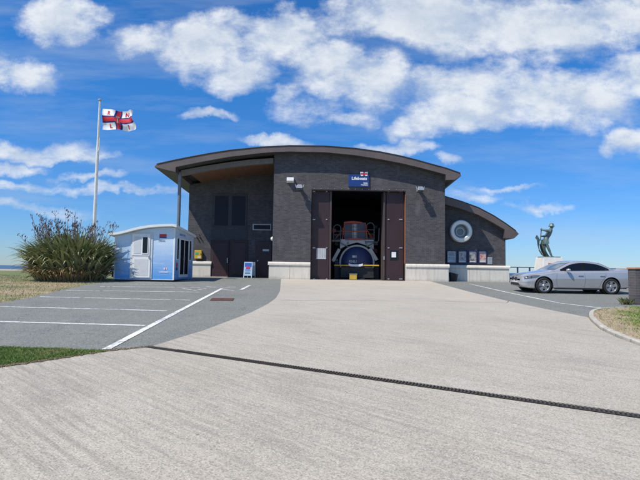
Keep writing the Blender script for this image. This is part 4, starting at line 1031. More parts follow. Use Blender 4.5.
# red and blue shop emblem with lettering beneath
em = kr((159.6,234.0), (166.6,238.2), 'red_paint', 'emblem_board', .002, .012, ki)
kr((159.6,236.6), (166.6,238.2), 'sign_blue', 'emblem_stripe', .0125, .016, em)
p = pt(158.6, 241.2, YK); text_mb('Lifeboats', .088, (p.x, YK-.012, p.z), bold=.002).build('lettering', 'navy', ki, b_, recalc=False)
p = pt(159.2, 272.6, YK); text_mb('Lifeboats', .115, (p.x, YK-.012, p.z), bold=.003).build('lettering', 'white_paint', ki, b_, recalc=False)
em = kr((163.8,267.8), (166.8,269.8), 'white_paint', 'emblem_flag', .002, .012, ki); kr((165,267.8), (165.7,269.8), 'red_paint', 'emblem_cross', .0125, .016, em)
mbx = kr((112.2,271), (113.4,277), 'black_matte', 'socket_box', -.1, .05, ki)
# side face (facing the boathouse): narrow windows and glazed double door
def ks(y0_, y1_, z0_, z1_, mat, name, d0, d1, parent):
    return MB().box((kx1+d0, YK+y0_, kz+z0_), (kx1+d1, YK+y1_, kz+z1_)).build(name, mat, parent, b_, bevel=.003)
f1_ = ks(.30, .62, .95, 2.05, 'white_paint', 'side_window', .002, .03, ki); ks(.35, .57, 1.0, 2.0, 'dark_glass', 'pane', .031, .036, f1_)
fd = ks(.78, 2.35, .10, 2.05, 'white_paint', 'double_door', .002, .035, ki)
ks(.88, 1.48, .25, 1.97, 'dark_glass', 'pane', .036, .041, fd); ks(1.62, 2.25, .25, 1.97, 'dark_glass', 'pane', .036, .041, fd)
ks(1.50, 1.53, .95, 1.15, 'galv', 'handle', .036, .08, fd)
f2_ = ks(2.50, 2.85, .95, 2.05, 'white_paint', 'side_window', .002, .03, ki); ks(2.55, 2.80, 1.0, 2.0, 'dark_glass', 'pane', .031, .036, f2_)
s1 = ks(.34, .54, .62, .82, 'red_paint', 'side_notice', .002, .01, ki); ks(.34, .54, .45, .60, 'navy', 'side_notice', .002, .01, ki)
text_mb('Lifeboats Shop', .17, (kx1+.004, YK+.75, kz+2.17), (0, 1, 0), (0, 0, 1), (1, 0, 0)).build('lettering', 'bright_blue', ki, b_, recalc=False)

# ------------------------------------------------------------------ flagpole and flag
YP = 23.2
p0 = pt(93.6, 240, YP); p1 = pt(99.8, 101, YP); gx = p0.x
slope = (p1.x-p0.x)/(p1.z-p0.z); zb_ = gz(YP); xb = p0.x-slope*(p0.z-zb_)
fp = thing('flagpole', (xb, YP, zb_), 'tall white tapered flagpole rising from behind the flax bush', 'flagpole'); b_ = Vector(fp.location)
def PX(z): return xb+slope*(z-zb_)
zj = pt(98, 147, YP).z
MB().tube([(PX(zb_), YP, zb_), (PX(zj), YP, zj)], [.085, .068], 14).build('lower_mast', 'pole_white', fp, b_, smooth=40)
MB().tube([(PX(zj), YP, zj), (PX(p1.z), YP, p1.z)], [.058, .040], 14).build('upper_mast', 'pole_white', fp, b_, smooth=40)
MB().sphere((PX(p1.z), YP, p1.z+.05), (.085, .085, .06)).build('cap', 'sandstone_cap', fp, b_, smooth=60)
MB().tube([(PX(zj)+.05, YP-.05, zj-.25), (PX(zj)+.11, YP-.05, zj+.0), (PX(zj)+.10, YP-.05, zj+.45)], .022, 6).build('cleat', 'pole_white', fp, b_)
MB().tube([(PX(zb_+1.2)+.09, YP-.09, zb_+1.2), (PX(p1.z)+.05, YP-.03, p1.z)], .008, 5).build('halyard', 'off_white', fp, b_)
# flag: UV-like (s,t) to rippled surface
ft0 = pt(102.4, 108.3, YP); ft1 = pt(134.5, 112.6, YP); fb0 = pt(103.2, 129.6, YP); FW = ft1.x-ft0.x; FH = ft0.z-fb0.z
def flagp(s, t):   # s 0..1 along fly, t 0..1 up
    droop = (ft0.z-ft1.z)
    x = ft0.x+FW*s*(1+.04*math.sin(t*5+1))+.05*(1-t)+.04*s*math.sin(t*9)
    z = fb0.z+FH*t-droop*s*(t*.9+.0)*1.0+.05*math.sin(s*7+t*2)*s+(1-t)*s*.02
    y = YP+.17*math.sin(s*9.5+t*1.6+.4)*(s**.5)+.07*math.sin(s*21+t*4)*s+.05*math.sin(t*7+s*3)
    return Vector((x, y, z))
fl = thing('flag', tuple(flagp(0, .5)), 'white flag with red and navy cross and red letters, flying from the flagpole', 'flag'); b_ = Vector(fl.location)
fm = MB(); ss = sorted(set([i/40 for i in range(41)]+[.41, .59, .455, .545])); tt_ = sorted(set([i/24 for i in range(25)]+[.335, .40, .60, .665]))
for i in range(len(ss)-1):
    for j in range(len(tt_)-1):
        s, t = (ss[i]+ss[i+1])/2, (tt_[j]+tt_[j+1])/2
        red = .40 < t < .60 or .455 < s < .545; blu = .335 < t < .665 or .41 < s < .59
        fm.mi = 2 if red else (1 if blu else 0)
        fm.add([flagp(ss[i], tt_[j]), flagp(ss[i+1], tt_[j]), flagp(ss[i+1], tt_[j+1]), flagp(ss[i], tt_[j+1])], [(0,1,2,3)])
plain('flag_white', (.86, .86, .88), .8); plain('flag_blue', (.02, .025, .16), .8); plain('flag_red', (.62, .03, .05), .8)
o = fm.build('cloth', ['flag_white', 'flag_blue', 'flag_red'], fl, b_, smooth=80)
def flagtext(ch, s0, t0, size):
    raw = text_mb(ch, 1., (0, 0, 0), (1, 0, 0), (0, 0, 1), (0, 0, 0), 0., bold=.035)
    a = MB()
    for off in (-.012, .012):
        a.add([flagp(s0+v_.x*size/FW*.9, t0+v_.z*size/FH)+Vector((0, off, 0)) for v_ in raw.v], [tuple(f) for f in raw.f])
    a.build('letter', 'flag_red', fl, b_, recalc=False)
flagtext('R', .17, .71, .30); flagtext('N', .70, .71, .30); flagtext('L', .20, .09, .30); flagtext('I', .74, .09, .30)
an = MB()
for off in (-.016, .016):
    def F(s, t): return flagp(s, t)+Vector((0, off, 0))
    an.add([F(.488, .34), F(.512, .34), F(.512, .60), F(.488, .60)], [(0,1,2,3)])
    an.add([F(.46, .36), F(.50, .31), F(.54, .36), F(.50, .345)], [(0,1,2,3)])
    an.add([F(.465, .62), F(.535, .62), F(.545, .72), F(.52, .67), F(.50, .73), F(.48, .67), F(.455, .72)], [tuple(range(7))])
an.build('anchor_emblem', 'sandstone_cap', fl, b_, recalc=False)

# ------------------------------------------------------------------ flax bush
cb_ = G(66, 281.5); by = cb_.y+.75; bx_ = cb_.x-.20; bz = gz(by)
fb = thing('flax_bush', (bx_, by, bz), 'big green flax bush with tall dark flower stems on the dry verge', 'bush'); b_ = Vector(fb.location)
def strap(mb, base, az, lean, ln, wd, curl, n_=7):
    p = Vector(base); th = lean; pts_ = []; side = Vector((-math.sin(az), math.cos(az), 0))
    tw = random.uniform(-.5, .5)
    for i in range(n_+1):
        t = i/n_; pts_.append((p.copy(), wd*(1-t**3.2)*(.55+.9*min(t*2, 1))*.7 if t < 1 else 0.004, th))
        st_ = ln/n_; p = p+Vector((math.cos(az)*math.sin(th), math.sin(az)*math.sin(th), math.cos(th)))*st_
        th += curl*(t**1.3)/n_*2.6
    k0 = len(mb.v)
    for (q, w_, th_) in pts_:
        sd_ = (side+Vector((0, 0, tw*.5))).normalized()
        up = Vector((-math.cos(az)*math.cos(th_), -math.sin(az)*math.cos(th_), math.sin(th_)))
        mb.v += [q-sd_*w_, q+up*w_*.45*-1, q+sd_*w_]
    for i in range(n_):
        a = k0+i*3
        mb.f += [[a, a+1, a+4, a+3], [a+1, a+2, a+5, a+4]]; mb.m += [0, 0]
lv = MB(); dead = MB()
for i in range(2100):
    r_ = random.random()**.5; a = random.uniform(0, 6.283)
    base = (bx_+r_*math.cos(a)*1.35, by+r_*math.sin(a)*.80, bz-.02)
    az = a+random.gauss(0, .6); q_ = r_
    lean = abs(random.gauss(.05+.38*q_, .13)); ln = random.uniform(1.85, 2.85)*(1-.20*q_)
    curl = random.uniform(.55, 1.35)+.5*q_
    if random.random() < .25: curl = random.uniform(1.6, 2.6)
    if i % 5 == 0: ln *= .6; lean += .25
    if q_ < .5 and random.random() < .4: curl *= .35
    strap(lv, base, az, lean, ln, random.uniform(.046, .078), curl, 9)
for i in range(420):
    a = random.uniform(0, 6.283); r_ = random.uniform(.85, 1.1)
    base = (bx_+r_*math.cos(a)*1.4, by+r_*math.sin(a)*.85, bz-.02)
    strap(dead, base, a+random.gauss(0, .5), random.uniform(.3, .9), random.uniform(.7, 1.45), random.uniform(.025, .04), random.uniform(1.4, 2.6))
lv.build('leaves', 'flax_leaf', fb, b_, smooth=70, recalc=False); dead.build('dry_leaves', 'flax_dead', fb, b_, smooth=70, recalc=False)
fs = MB(); fw = MB()
for i in range(62):
    xx = random.uniform(-1.9, 2.2); bs0 = Vector((bx_+xx*.55, by+random.uniform(-.7, .7), bz+.3))
    hgt = random.uniform(2.3, 3.35)-.10*abs(xx)**1.5
    tip = Vector((bx_+xx*1.05+random.gauss(0, .15), bs0.y+random.gauss(0, .3), bz+hgt))
    mid = (bs0+tip)/2+Vector((xx*-.04, 0, .1)); pts_ = [bs0, mid, tip]
    fs.tube(pts_, [.014, .010, .006], 4)
    for k_ in range(random.randint(6, 11)):
        t = random.uniform(.52, 1.0); q = mid.lerp(tip, (t-.5)*2)
        a = random.uniform(0, 6.283); l_ = random.uniform(.08, .30)*(1.15-t*.5)
        e = q+Vector((math.cos(a)*l_, math.sin(a)*l_*.8, l_*.75)); fs.tube([q, e], [.008, .005], 3)
        for j in range(random.randint(1, 3)):
            c = e+Vector((random.gauss(0, .035), random.gauss(0, .03), random.uniform(-.02, .06))); s_ = random.uniform(.012, .024)
            fw.add([c+Vector((s_, 0, 0)), c+Vector((-s_*.5, s_, 0)), c+Vector((-s_*.5, -s_, 0)), c+Vector((.02, 0, s_*4.2)), c-Vector((0, 0, s_*1.6))], [(0,1,3),(1,2,3),(2,0,3),(1,0,4),(2,1,4),(0,2,4)])
fs.build('flower_stems', 'flower_dark', fb, b_, recalc=False); fw.build('seed_pods', 'flower_dark', fb, b_, recalc=False)

# ------------------------------------------------------------------ brick gate pillar and wall, right edge
YG = 15.05
a = pt(628.6, 300, YG+.36); zt_ = pt(634, 267.6, YG).z; zb_ = gz(YG)
bw = thing('brick_wall', (a.x+.4, YG, zb_), 'dark brick boundary wall with tan capping at the right edge', 'wall'); b_ = Vector(bw.location)
MB().box((a.x, YG, zb_-.1), (a.x+.56, YG+.36, zt_-.05)).build('pier', 'grey_brick', bw, b_, bevel=.006)
MB().box((a.x+.56, YG+.06, zb_-.15), (a.x+4.5, YG+.32, zt_-.12)).build('panel', 'grey_brick', bw, b_)
MB().box((a.x-.03, YG-.03, zt_-.05), (a.x+.59, YG+.39, zt_+.01)).build('pier_cap', 'tan_cap', bw, b_, bevel=.012)
MB().box((a.x+.592, YG+.03, zt_-.12), (a.x+4.5, YG+.35, zt_-.06)).build('coping', 'tan_cap', bw, b_, bevel=.01)
wd_ = [(a.x-.28+random.gauss(0, .07), YG+.05+random.gauss(0, .05)) for _ in range(160)]
tag(blade_cloud(wd_, .20, .006, .5, lambda y: gz(y)+.01).build('weeds', 'weed', recalc=False), 'small dry weed tuft at the foot of the brick pier', 'weed', kind='stuff')
# low coped wall beyond the car
YL = 26.
a = pt(617, 275, YL); zt_ = pt(624, 268.6, YL).z; zb_ = gz(YL)
lw = thing('low_wall', (a.x+2, YL, zb_), 'low distant brick wall with sandstone coping beyond the silver car', 'wall'); b_ = Vector(lw.location)
MB().box((a.x, YL, zb_-.1), (a.x+9, YL+.22, zt_-.09)).build('panel', 'grey_brick', lw, b_)
MB().box((a.x+.1, YL-.04, zt_-.09), (a.x+9, YL+.26, zt_)).build('coping', 'sandstone_cap', lw, b_, bevel=.01)

# ------------------------------------------------------------------ promenade railing
YRL = 35.3; zb_ = gz(YRL); zr = pt(520, 267.3, YRL).z
xa_, xb_ = XWR+1.2, 34.
rg = thing('railing', ((xa_+xb_)/2, YRL, zb_), 'dark blue metal railing along the promenade above the sea', 'railing'); b_ = Vector(rg.location)
plain('rail_blue', (.025, .045, .10), .5)
MB().tube([(xa_, YRL, zr), (xb_, YRL, zr)], .032, 8).build('top_rail', 'rail_blue', rg, b_)
MB().tube([(xa_, YRL, (zr+zb_)/2-.08), (xb_, YRL, (zr+zb_)/2-.08)], .02, 8).build('lower_rail', 'rail_blue', rg, b_)
px0 = pt(517.6, 270, YRL).x; stp = pt(529.6, 270, YRL).x-px0; xx = px0
while xx > xa_: xx -= stp
xx += stp
pp = MB()
while xx < xb_:
    pb = MB(); pb.box((xx-.05, YRL-.03, zb_), (xx+.05, YRL+.03, zr-.02)); pb.build('post', 'rail_blue', rg, b_); xx += stp
tag(MB().box((XWR+.6, YRL+.15, zb_-.3), (60, YRL+.45, zb_+.14)).build('promenade_kerb', 'kerb_stone'), kind='structure')

# ------------------------------------------------------------------ statue
YS = 32.5
def S(px, py, dy_=0.): return pt(px, py, YS+dy_)
zb_ = gz(YS); c = S(551, 270)
stt = thing('statue', (c.x, YS, zb_), 'dark bronze statue of a man at a tiller on a white plinth', 'statue'); b_ = Vector(stt.location)
a, d = S(536.8, 275), S(562, 275); ta, td = S(539.8, 257.6), S(558.2, 257.6)
pl = MB(); hw = .62
lo = [(a.x, YS-.75, zb_), (d.x, YS-.75, zb_), (d.x, YS+.75, zb_), (a.x, YS+.75, zb_)]; hi = [(ta.x, YS-hw, ta.z), (td.x, YS-hw, ta.z), (td.x, YS+hw, ta.z), (ta.x, YS+hw, ta.z)]
pl.add(lo+hi, [(0,3,2,1),(4,5,6,7),(0,1,5,4),(1,2,6,5),(2,3,7,6),(3,0,4,7)]); pl.build('plinth', 'statue_white', stt, b_, bevel=.02)
e = S(548, 268, -.75); q = S(556, 263, -.75)
MB().box((e.x+.05, YS-.74, e.z-.1), (q.x, YS-.66, q.z)).build('plaque', 'tan_cap', stt, b_)
MB().box((ta.x+.06, YS-.45, ta.z-.002), (td.x-.06, YS+.45, ta.z+.07)).build('bronze_base', 'bronze', stt, b_, bevel=.01)
# curved bow / wave blades
def blade(pa, pb, dy0, dy1, name):
    m_ = MB(); n_ = len(pa); vs = []
    for (q1, q2) in zip(pa, pb):
        A_, B_ = S(*q1), S(*q2); A_.y += dy0; B_.y += dy1
        vs.append((A_, B_))
    th = Vector((0, .07, 0)); V = []
    for A_, B_ in vs: V += [A_-th, B_-th, B_+th, A_+th]
    F_ = [(0,1,2,3), tuple(4*(n_-1)+i for i in (3,2,1,0))]
    for i in range(n_-1):
        k_ = 4*i
        for j in range(4): F_.append((k_+j, k_+4+j, k_+4+(j+1) % 4, k_+(j+1) % 4))
    m_.add(V, F_); return m_.build(name, 'bronze', stt, b_, smooth=40)
blade([(534.8,235.5),(535.2,240),(535.8,245),(537.2,250),(540,254.5),(543.5,257.3)], [(537.2,237.6),(541.2,239.5),(540.2,246),(541,250.5),(543.4,254.6),(548,257.4)], -.3, .25, 'boat_bow')
blade([(541.6,244),(542.2,248),(543.6,252),(546.6,256.8)], [(542.5,243.4),(543.3,248),(545.0,252.6),(548,257)], .25, -.2, 'boat_rib')
# figure
def skin(name, pts_, edges, mat, parent, base, sub=2, root=0):
    me = bpy.data.meshes.new(name); b0_ = Vector(base)
    me.from_pydata([tuple(Vector(p[0])-b0_) for p in pts_], edges, []); o = bpy.data.objects.new(name, me); COL.objects.link(o)
    sk = o.modifiers.new('skin', 'SKIN'); sk.use_smooth_shade = True
    for i, p in enumerate(pts_):
        r_ = p[1] if isinstance(p[1], tuple) else (p[1], p[1])
        me.skin_vertices[0].data[i].radius = r_; me.skin_vertices[0].data[i].use_root = (i == root)
    ms = o.modifiers.new('sub', 'SUBSURF'); ms.levels = sub; ms.render_levels = sub
    dg = bpy.context.evaluated_depsgraph_get(); m2_ = bpy.data.meshes.new_from_object(o.evaluated_get(dg))
    bpy.data.objects.remove(o); m2_.materials.clear(); m2_.materials.append(MATS[mat]); m2_.name = name
    o = bpy.data.objects.new(name, m2_); link(o, parent); return o
J = {}
def j(px, py, dy_): return S(px, py, dy_)
pts_ = [(j(544.6,241,0), (.20,.17)), (j(547.2,236.2,0), (.21,.17)), (j(550.0,231.6,0), (.26,.20)), (j(550.8,229.4,0), (.12,.11)), (j(551.4,228.2,0), .085),
        (j(552.0,226.6,0), (.14,.13)), (j(552.2,225.0,0), (.12,.11)),
        (j(549.6,231.2,-.30), .11), (j(545.4,230.4,-.34), .085), (j(541.2,229.4,-.22), .055), (j(540.2,229.3,-.20), .05),
        (j(549.0,232.4,.30), .11), (j(545.2,236.2,.32), .085), (j(541.6,236.2,.12), .055), (j(540.6,236.6,.06), .05),
        (j(545.8,243,-.16), .12), (j(549.0,249.6,-.20), .09), (j(551.6,256.2,-.22), .06), (j(553.4,257.2,-.24), .065),
        (j(544.0,243,.16), .12), (j(544.4,249.4,.22), .085), (j(547.2,256.2,.24), .055), (j(544.4,257.3,.24), .055)]
ed = [(0,1),(1,2),(2,3),(3,4),(4,5),(5,6),(2,7),(7,8),(8,9),(9,10),(2,11),(11,12),(12,13),(13,14),(0,15),(15,16),(16,17),(17,18),(0,19),(19,20),(20,21),(21,22)]
skin('figure', pts_, ed, 'bronze', stt, b_)
hd = S(551.8, 225.8)
h = MB(); h.lathe([(0,.17),(.10,.15),(.15,.06),(.16,.0),(.20,-.05),(.20,-.07),(.14,-.03)], (hd.x-.02, YS, hd.z+.02), 'Z', 16); h.build('hat', 'bronze', stt, b_, smooth=60)
nz = MB(); nz.add([(hd.x+.11, YS-.025, hd.z-.02), (hd.x+.11, YS+.025, hd.z-.02), (hd.x+.17, YS, hd.z-.06), (hd.x+.11, YS, hd.z+.03)], [(0,1,2),(1,3,2),(3,0,2),(0,3,1)]); nz.build('nose', 'bronze', stt, b_)
t0 = S(540.2, 228.4); t1 = S(540.0, 240.5)
MB().tube([(t0.x, YS-.18, t0.z), (t1.x, YS-.05, t1.z)], .035, 8).build('tiller', 'bronze', stt, b_)
# coat skirts
ct = MB(); w0, w1 = S(542.2, 239.5), S(547.6, 239); w2, w3 = S(542.0, 244.6), S(547.4, 244)
for sgn in (-1, 1):
    ct.add([(w0.x, YS+sgn*.18, w0.z), (w1.x, YS+sgn*.18, w1.z), (w3.x, YS+sgn*.27, w3.z), (w2.x, YS+sgn*.27, w2.z)], [(0,1,2,3)])
ct.add([(w0.x, YS-.18, w0.z), (w0.x, YS+.18, w0.z), (w2.x, YS+.27, w2.z), (w2.x, YS-.27, w2.z)], [(0,1,2,3)]); ct.add([(w1.x, YS-.18, w1.z), (w1.x, YS+.18, w1.z), (w3.x, YS+.27, w3.z), (w3.x, YS-.27, w3.z)], [(0,1,2,3)])
o = ct.build('coat', 'bronze', stt, b_); so = o.modifiers.new('solid', 'SOLIDIFY'); so.thickness = .03

# ------------------------------------------------------------------ car (local: x from nose 0 to tail 4.8, y = across, near side -0.9, z up)
def cr_interp(keys, x):
    ks_ = keys
    if x <= ks_[0][0]: return ks_[0][1]
    if x >= ks_[-1][0]: return ks_[-1][1]
    for i in range(len(ks_)-1):
        if ks_[i][0] <= x <= ks_[i+1][0]:
            x0_, y0_ = ks_[i]; x1_, y1_ = ks_[i+1]; t = (x-x0_)/(x1_-x0_)
            xm_, ym_ = ks_[max(i-1, 0)]; xp_, yp_ = ks_[min(i+2, len(ks_)-1)]
            m0 = (y1_-ym_)/(x1_-xm_)*(x1_-x0_) if i > 0 else y1_-y0_
            m1 = (yp_-y0_)/(xp_-x0_)*(x1_-x0_) if i < len(ks_)-2 else y1_-y0_
            if (y1_-y0_)*m0 <= 0 : m0 = 0
            if (y1_-y0_)*m1 <= 0 : m1 = 0
            h00 = 2*t**3-3*t*t+1; h10 = t**3-2*t*t+t; h01 = -2*t**3+3*t*t; h11 = t**3-t*t
            return h00*y0_+h10*m0+h01*y1_+h11*m1
K_top = [(0,.60),(.06,.68),(.20,.745),(.5,.82),(.9,.885),(1.35,.945),(1.6,.955),(3.6,.99),(4.1,1.03),(4.45,1.035),(4.66,1.015),(4.74,.96),(4.78,.80)]
K_sh = [(0,.56),(.06,.62),(.20,.68),(.5,.74),(.9,.80),(1.35,.86),(2.5,.90),(3.6,.93),(4.3,.94),(4.66,.92),(4.74,.88),(4.78,.74)]
K_w = [(0,.55),(.04,.66),(.12,.755),(.3,.835),(.6,.882),(1.0,.90),(2.4,.905),(3.8,.905),(4.3,.875),(4.6,.81),(4.74,.72),(4.78,.62)]
K_b = [(0,.34),(.1,.24),(.3,.20),(.8,.19),(1.3,.20),(3.2,.20),(3.9,.22),(4.5,.27),(4.72,.32),(4.78,.42)]
WF, WRR, WR_ = .86, 3.66, .328
car = thing('parked_car', (0, 0, 0), 'silver four-door saloon car parked side-on in front of the statue', 'car')
def bake(o):
    dg = bpy.context.evaluated_depsgraph_get(); me = bpy.data.meshes.new_from_object(o.evaluated_get(dg))
    o.modifiers.clear(); o.data = me; return o
def sect(x):
    t_, s_, w_, z0_ = [cr_interp(k_, x) for k_ in (K_top, K_sh, K_w, K_b)]
    mid_ = z0_+(s_-z0_)*.62
    P_ = [(0, z0_), (w_*.55, z0_), (w_*.90, z0_+.01), (w_*.955, z0_+.05), (w_*.965, z0_+.13), (w_*.985, z0_+.24), (w_, mid_-.04), (w_*1.0, mid_+.02), (w_*.985, mid_+.075), (w_*.978, s_-.05), (w_*.955, s_-.008), (w_*.90, s_+(t_-s_)*.38), (w_*.80, s_+(t_-s_)*.72), (w_*.55, t_-.008), (w_*.28, t_-.002), (0, t_)]
    return P_
bodyx = [0,.015,.03,.05,.08,.12,.17,.23,.3,.38]+[.46+.08*i for i in range(52)]+[4.62,4.66,4.7,4.73,4.755,4.78]
bodyx = sorted(set(round(v_, 4) for v_ in bodyx))
cbm = MB(); ns = None; prev_k = None
for x in bodyx:
    P_ = sect(x); ring = [Vector((x, -y_, z_)) for y_, z_ in P_]+[Vector((x, y_, z_)) for y_, z_ in P_[-2:0:-1]]
    k0 = len(cbm.v); cbm.v += ring; ns = len(ring)
    if prev_k is not None:
        for i in range(ns): cbm.f.append([prev_k+i, prev_k+(i+1) % ns, k0+(i+1) % ns, k0+i]); cbm.m.append(0)
    prev_k = k0
cbm.f.append(list(range(ns))); cbm.m.append(0); cbm.f.append([prev_k+i for i in range(ns-1, -1, -1)]); cbm.m.append(0)
body_o = cbm.build('body', 'car_silver', car)
cut = MB()
for wx in (WF, WRR):
    for sg_ in (-1, 1):
        cut.lathe([(0, 0), (WR_+.052, 0), (WR_+.052, .34), (0, .34)], (wx, sg_*.93 if sg_ < 0 else .59, WR_+.012), 'Y', 40)
cut.box((.0-.05, -.36, .30), (.13, .36, .40))
cut_o = cut.build('cutter', 'black_matte')
bo = body_o.modifiers.new('cut', 'BOOLEAN'); bo.object = cut_o; bo.operation = 'DIFFERENCE'; bo.solver = 'EXACT'
bpy.context.view_layer.update(); bake(body_o); bpy.data.objects.remove(cut_o)
me = body_o.data; me.polygons.foreach_set('use_smooth', [True]*len(me.polygons)); me.set_sharp_from_angle(angle=R(38))
# dark arch liners
for nm, wx in (('arch_liner', WF), ('arch_liner', WRR)):
    for sg_ in (-1, 1):
        a = MB(); y0_ = -.90 if sg_ < 0 else .56
        a.lathe([(WR_+.050, 0), (WR_+.050, .33)], (wx, y0_+.01, WR_+.012), 'Y', 40); a.lathe([(0, .0), (WR_+.05, .0)], (wx, (-.585 if sg_ < 0 else .585), WR_+.012), 'Y', 40)
        a.build(nm, 'rubber', car, recalc=False)
# greenhouse
K_gt = [(1.28,.93),(1.48,1.03),(1.7,1.145),(1.9,1.245),(2.1,1.32),(2.35,1.365),(2.65,1.378),(2.95,1.36),(3.2,1.315),(3.42,1.24),(3.62,1.15),(3.78,1.075),(3.93,1.02)]
def gy(z, x):
    b0_ = cr_interp([(1.28,.77),(1.7,.815),(2.4,.83),(3.1,.82),(3.6,.79),(3.93,.72)], x); return b0_-.47*max(0, z-.90)-.10*max(0, z-1.2)
gm = MB(); prev_k = None
gx = [1.28+.04*i for i in range(75)]; gx = [v_ for v_ in gx if v_ < 3.93]+[3.93]
for x in gx:
    t_ = cr_interp(K_gt, x); rr_ = min(.075, max(.004, (t_-.90)*.35)); zr_ = t_-rr_*.9
    half = [(gy(.84, x)+.0, .84), (gy(.93 if t_ > 1.0 else .9, x), min(.93, zr_)), (gy(zr_, x), zr_), (gy(zr_, x)-rr_*.35, t_-rr_*.38), (gy(zr_, x)-rr_*1.2, t_-rr_*.10), (gy(zr_, x)*.5, t_+.0), (0, t_+.006)]
    ring = [Vector((x, -y_, z_)) for y_, z_ in half]+[Vector((x, y_, z_)) for y_, z_ in half[-2::-1]]
    k0 = len(gm.v); gm.v += ring; ns = len(ring)
    if prev_k is not None:
        for i in range(ns-1): gm.f.append([prev_k+i, prev_k+i+1, k0+i+1, k0+i]); gm.m.append(0)
    prev_k = k0
gm.f.append(list(range(ns))); gm.m.append(0); gm.f.append([prev_k+i for i in range(ns)]); gm.m.append(0)
gm.build('roof', 'car_silver', car, smooth=45)
def sidewin(name, poly, mat='dark_glass', off=.006, par=None, sides=(-1, 1)):
    for sg_ in sides:
        a = MB(); xs_ = [p[0] for p in poly]
        n_ = 14; x0_, x1_ = min(xs_), max(xs_); cols = []
        for i in range(n_+1):
            x = x0_+(x1_-x0_)*i/n_; x = min(max(x, x0_+1e-4), x1_-1e-4); zs = []
            for k_ in range(len(poly)):
                (xa__, za__), (xb__, zb__) = poly[k_], poly[(k_+1) % len(poly)]
                if (xa__ <= x <= xb__) or (xb__ <= x <= xa__):
                    if abs(xb__-xa__) > 1e-9: zs.append(za__+(zb__-za__)*(x-xa__)/(xb__-xa__))
            lo_, hi_ = min(zs), max(zs); cols.append([Vector((x, sg_*(gy(lo_+(hi_-lo_)*q/4, x)+off), lo_+(hi_-lo_)*q/4)) for q in range(5)])
        for i in range(n_):
            for q in range(4): a.add([cols[i][q], cols[i+1][q], cols[i+1][q+1], cols[i][q+1]], [(0,1,2,3)])
        a.build(name, mat, car, smooth=60)
def ztopw(x): 
    t_ = cr_interp(K_gt, x); return t_-min(.075, max(.004, (t_-.90)*.35))*.9-.02
def wpoly(xa__, xb__, zb0, zb1):
    n_ = 10; up = [(xa__+(xb__-xa__)*i/n_) for i in range(n_+1)]
    return [(x, max(ztopw(x), zb0+(zb1-zb0)*(x-xa__)/(xb__-xa__)+.002)) for x in up]+[(xb__, zb1), (xa__, zb0)]
plain('trim_black', (.012, .012, .013), .9, spec=.05)
sidewin('window_surround', wpoly(1.58, 3.64, .945, .99), 'trim_black', .004)
def shrink(pl_, d): 
    cx_ = sum(p[0] for p in pl_)/len(pl_); return pl_
def wp2(xa__, xb__, zb0, zb1, dz_=.018):
    n_ = 10; up = [(xa__+(xb__-xa__)*i/n_) for i in range(n_+1)]
    return [(x, max(ztopw(x)-dz_, zb0+(zb1-zb0)*(x-xa__)/(xb__-xa__)+.004)) for x in up]+[(xb__, zb1), (xa__, zb0)]
sidewin('front_window', wp2(1.70, 2.52, .96, .972), 'dark_glass', .009)
sidewin('rear_window', wp2(2.59, 3.24, .973, .983), 'dark_glass', .009)
sidewin('quarter_window', wp2(3.28, 3.54, .984, .99), 'dark_glass', .009)
def topglass(name, xa__, xb__, inset, mat):
    a = MB(); n_ = 14; rows = []
    for i in range(n_+1):
        x = xa__+(xb__-xa__)*i/n_; t_ = cr_interp(K_gt, x); rr_ = min(.075, max(.004, (t_-.90)*.35)); W2 = gy(t_-rr_*.9, x)-rr_*1.2-inset
        rows.append([Vector((x, -W2+2*W2*q/8, t_+.006+.006*(1-abs(q-4)/4))) for q in range(9)])
    for i in range(n_):
        for q in range(8): a.add([rows[i][q], rows[i+1][q], rows[i+1][q+1], rows[i][q+1]], [(0,1,2,3)])
    a.build(name, mat, car, smooth=60)
topglass('windscreen', 1.36, 2.10, .0, 'screen_glass'); topglass('rear_screen', 3.28, 3.86, .02, 'dark_glass')
# door seams, sill line
sm = MB()
def bodyside(x, z):
    P_ = sect(x); 
    for i in range(2, len(P_)-1):
        (y1_, z1_), (y2_, z2_) = P_[i], P_[i+1]
        if z1_ <= z <= z2_ and z2_ > z1_: return y1_+(y2_-y1_)*(z-z1_)/(z2_-z1_)
    return P_[9][0]
def seamline(pts__, wd__=.006):
    for sg_ in (-1, 1):
        sm = MB()
        for i in range(len(pts__)-1):
            (xa__, za__), (xb__, zb__) = pts__[i], pts__[i+1]; n_ = 6
            for q in range(n_):
                t0_, t1_ = q/n_, (q+1)/n_; A_ = (xa__+(xb__-xa__)*t0_, za__+(zb__-za__)*t0_); B_ = (xa__+(xb__-xa__)*t1_, za__+(zb__-za__)*t1_)
                d_ = Vector((B_[0]-A_[0], B_[1]-A_[1])).normalized(); nx, nz_ = -d_.y*wd__/2, d_.x*wd__/2
                cs = [(A_[0]-nx, A_[1]-nz_), (B_[0]-nx, B_[1]-nz_), (B_[0]+nx, B_[1]+nz_), (A_[0]+nx, A_[1]+nz_)]
                sm.add([(x, sg_*(bodyside(x, z)+.0035), z) for x, z in cs], [(0,1,2,3)])
        sm.build('door_seam', 'seam', car, recalc=False)
seamline([(1.42, .84), (1.36, .60), (1.42, .27)]); seamline([(2.55, .88), (2.57, .55), (2.53, .25)]); seamline([(3.44, .90), (3.42, .74), (3.24, .52), (3.16, .27)]); seamline([(1.42, .27), (2.53, .25), (3.16, .27)])
seamline([(.98, .79), (1.42, .84)], .005)
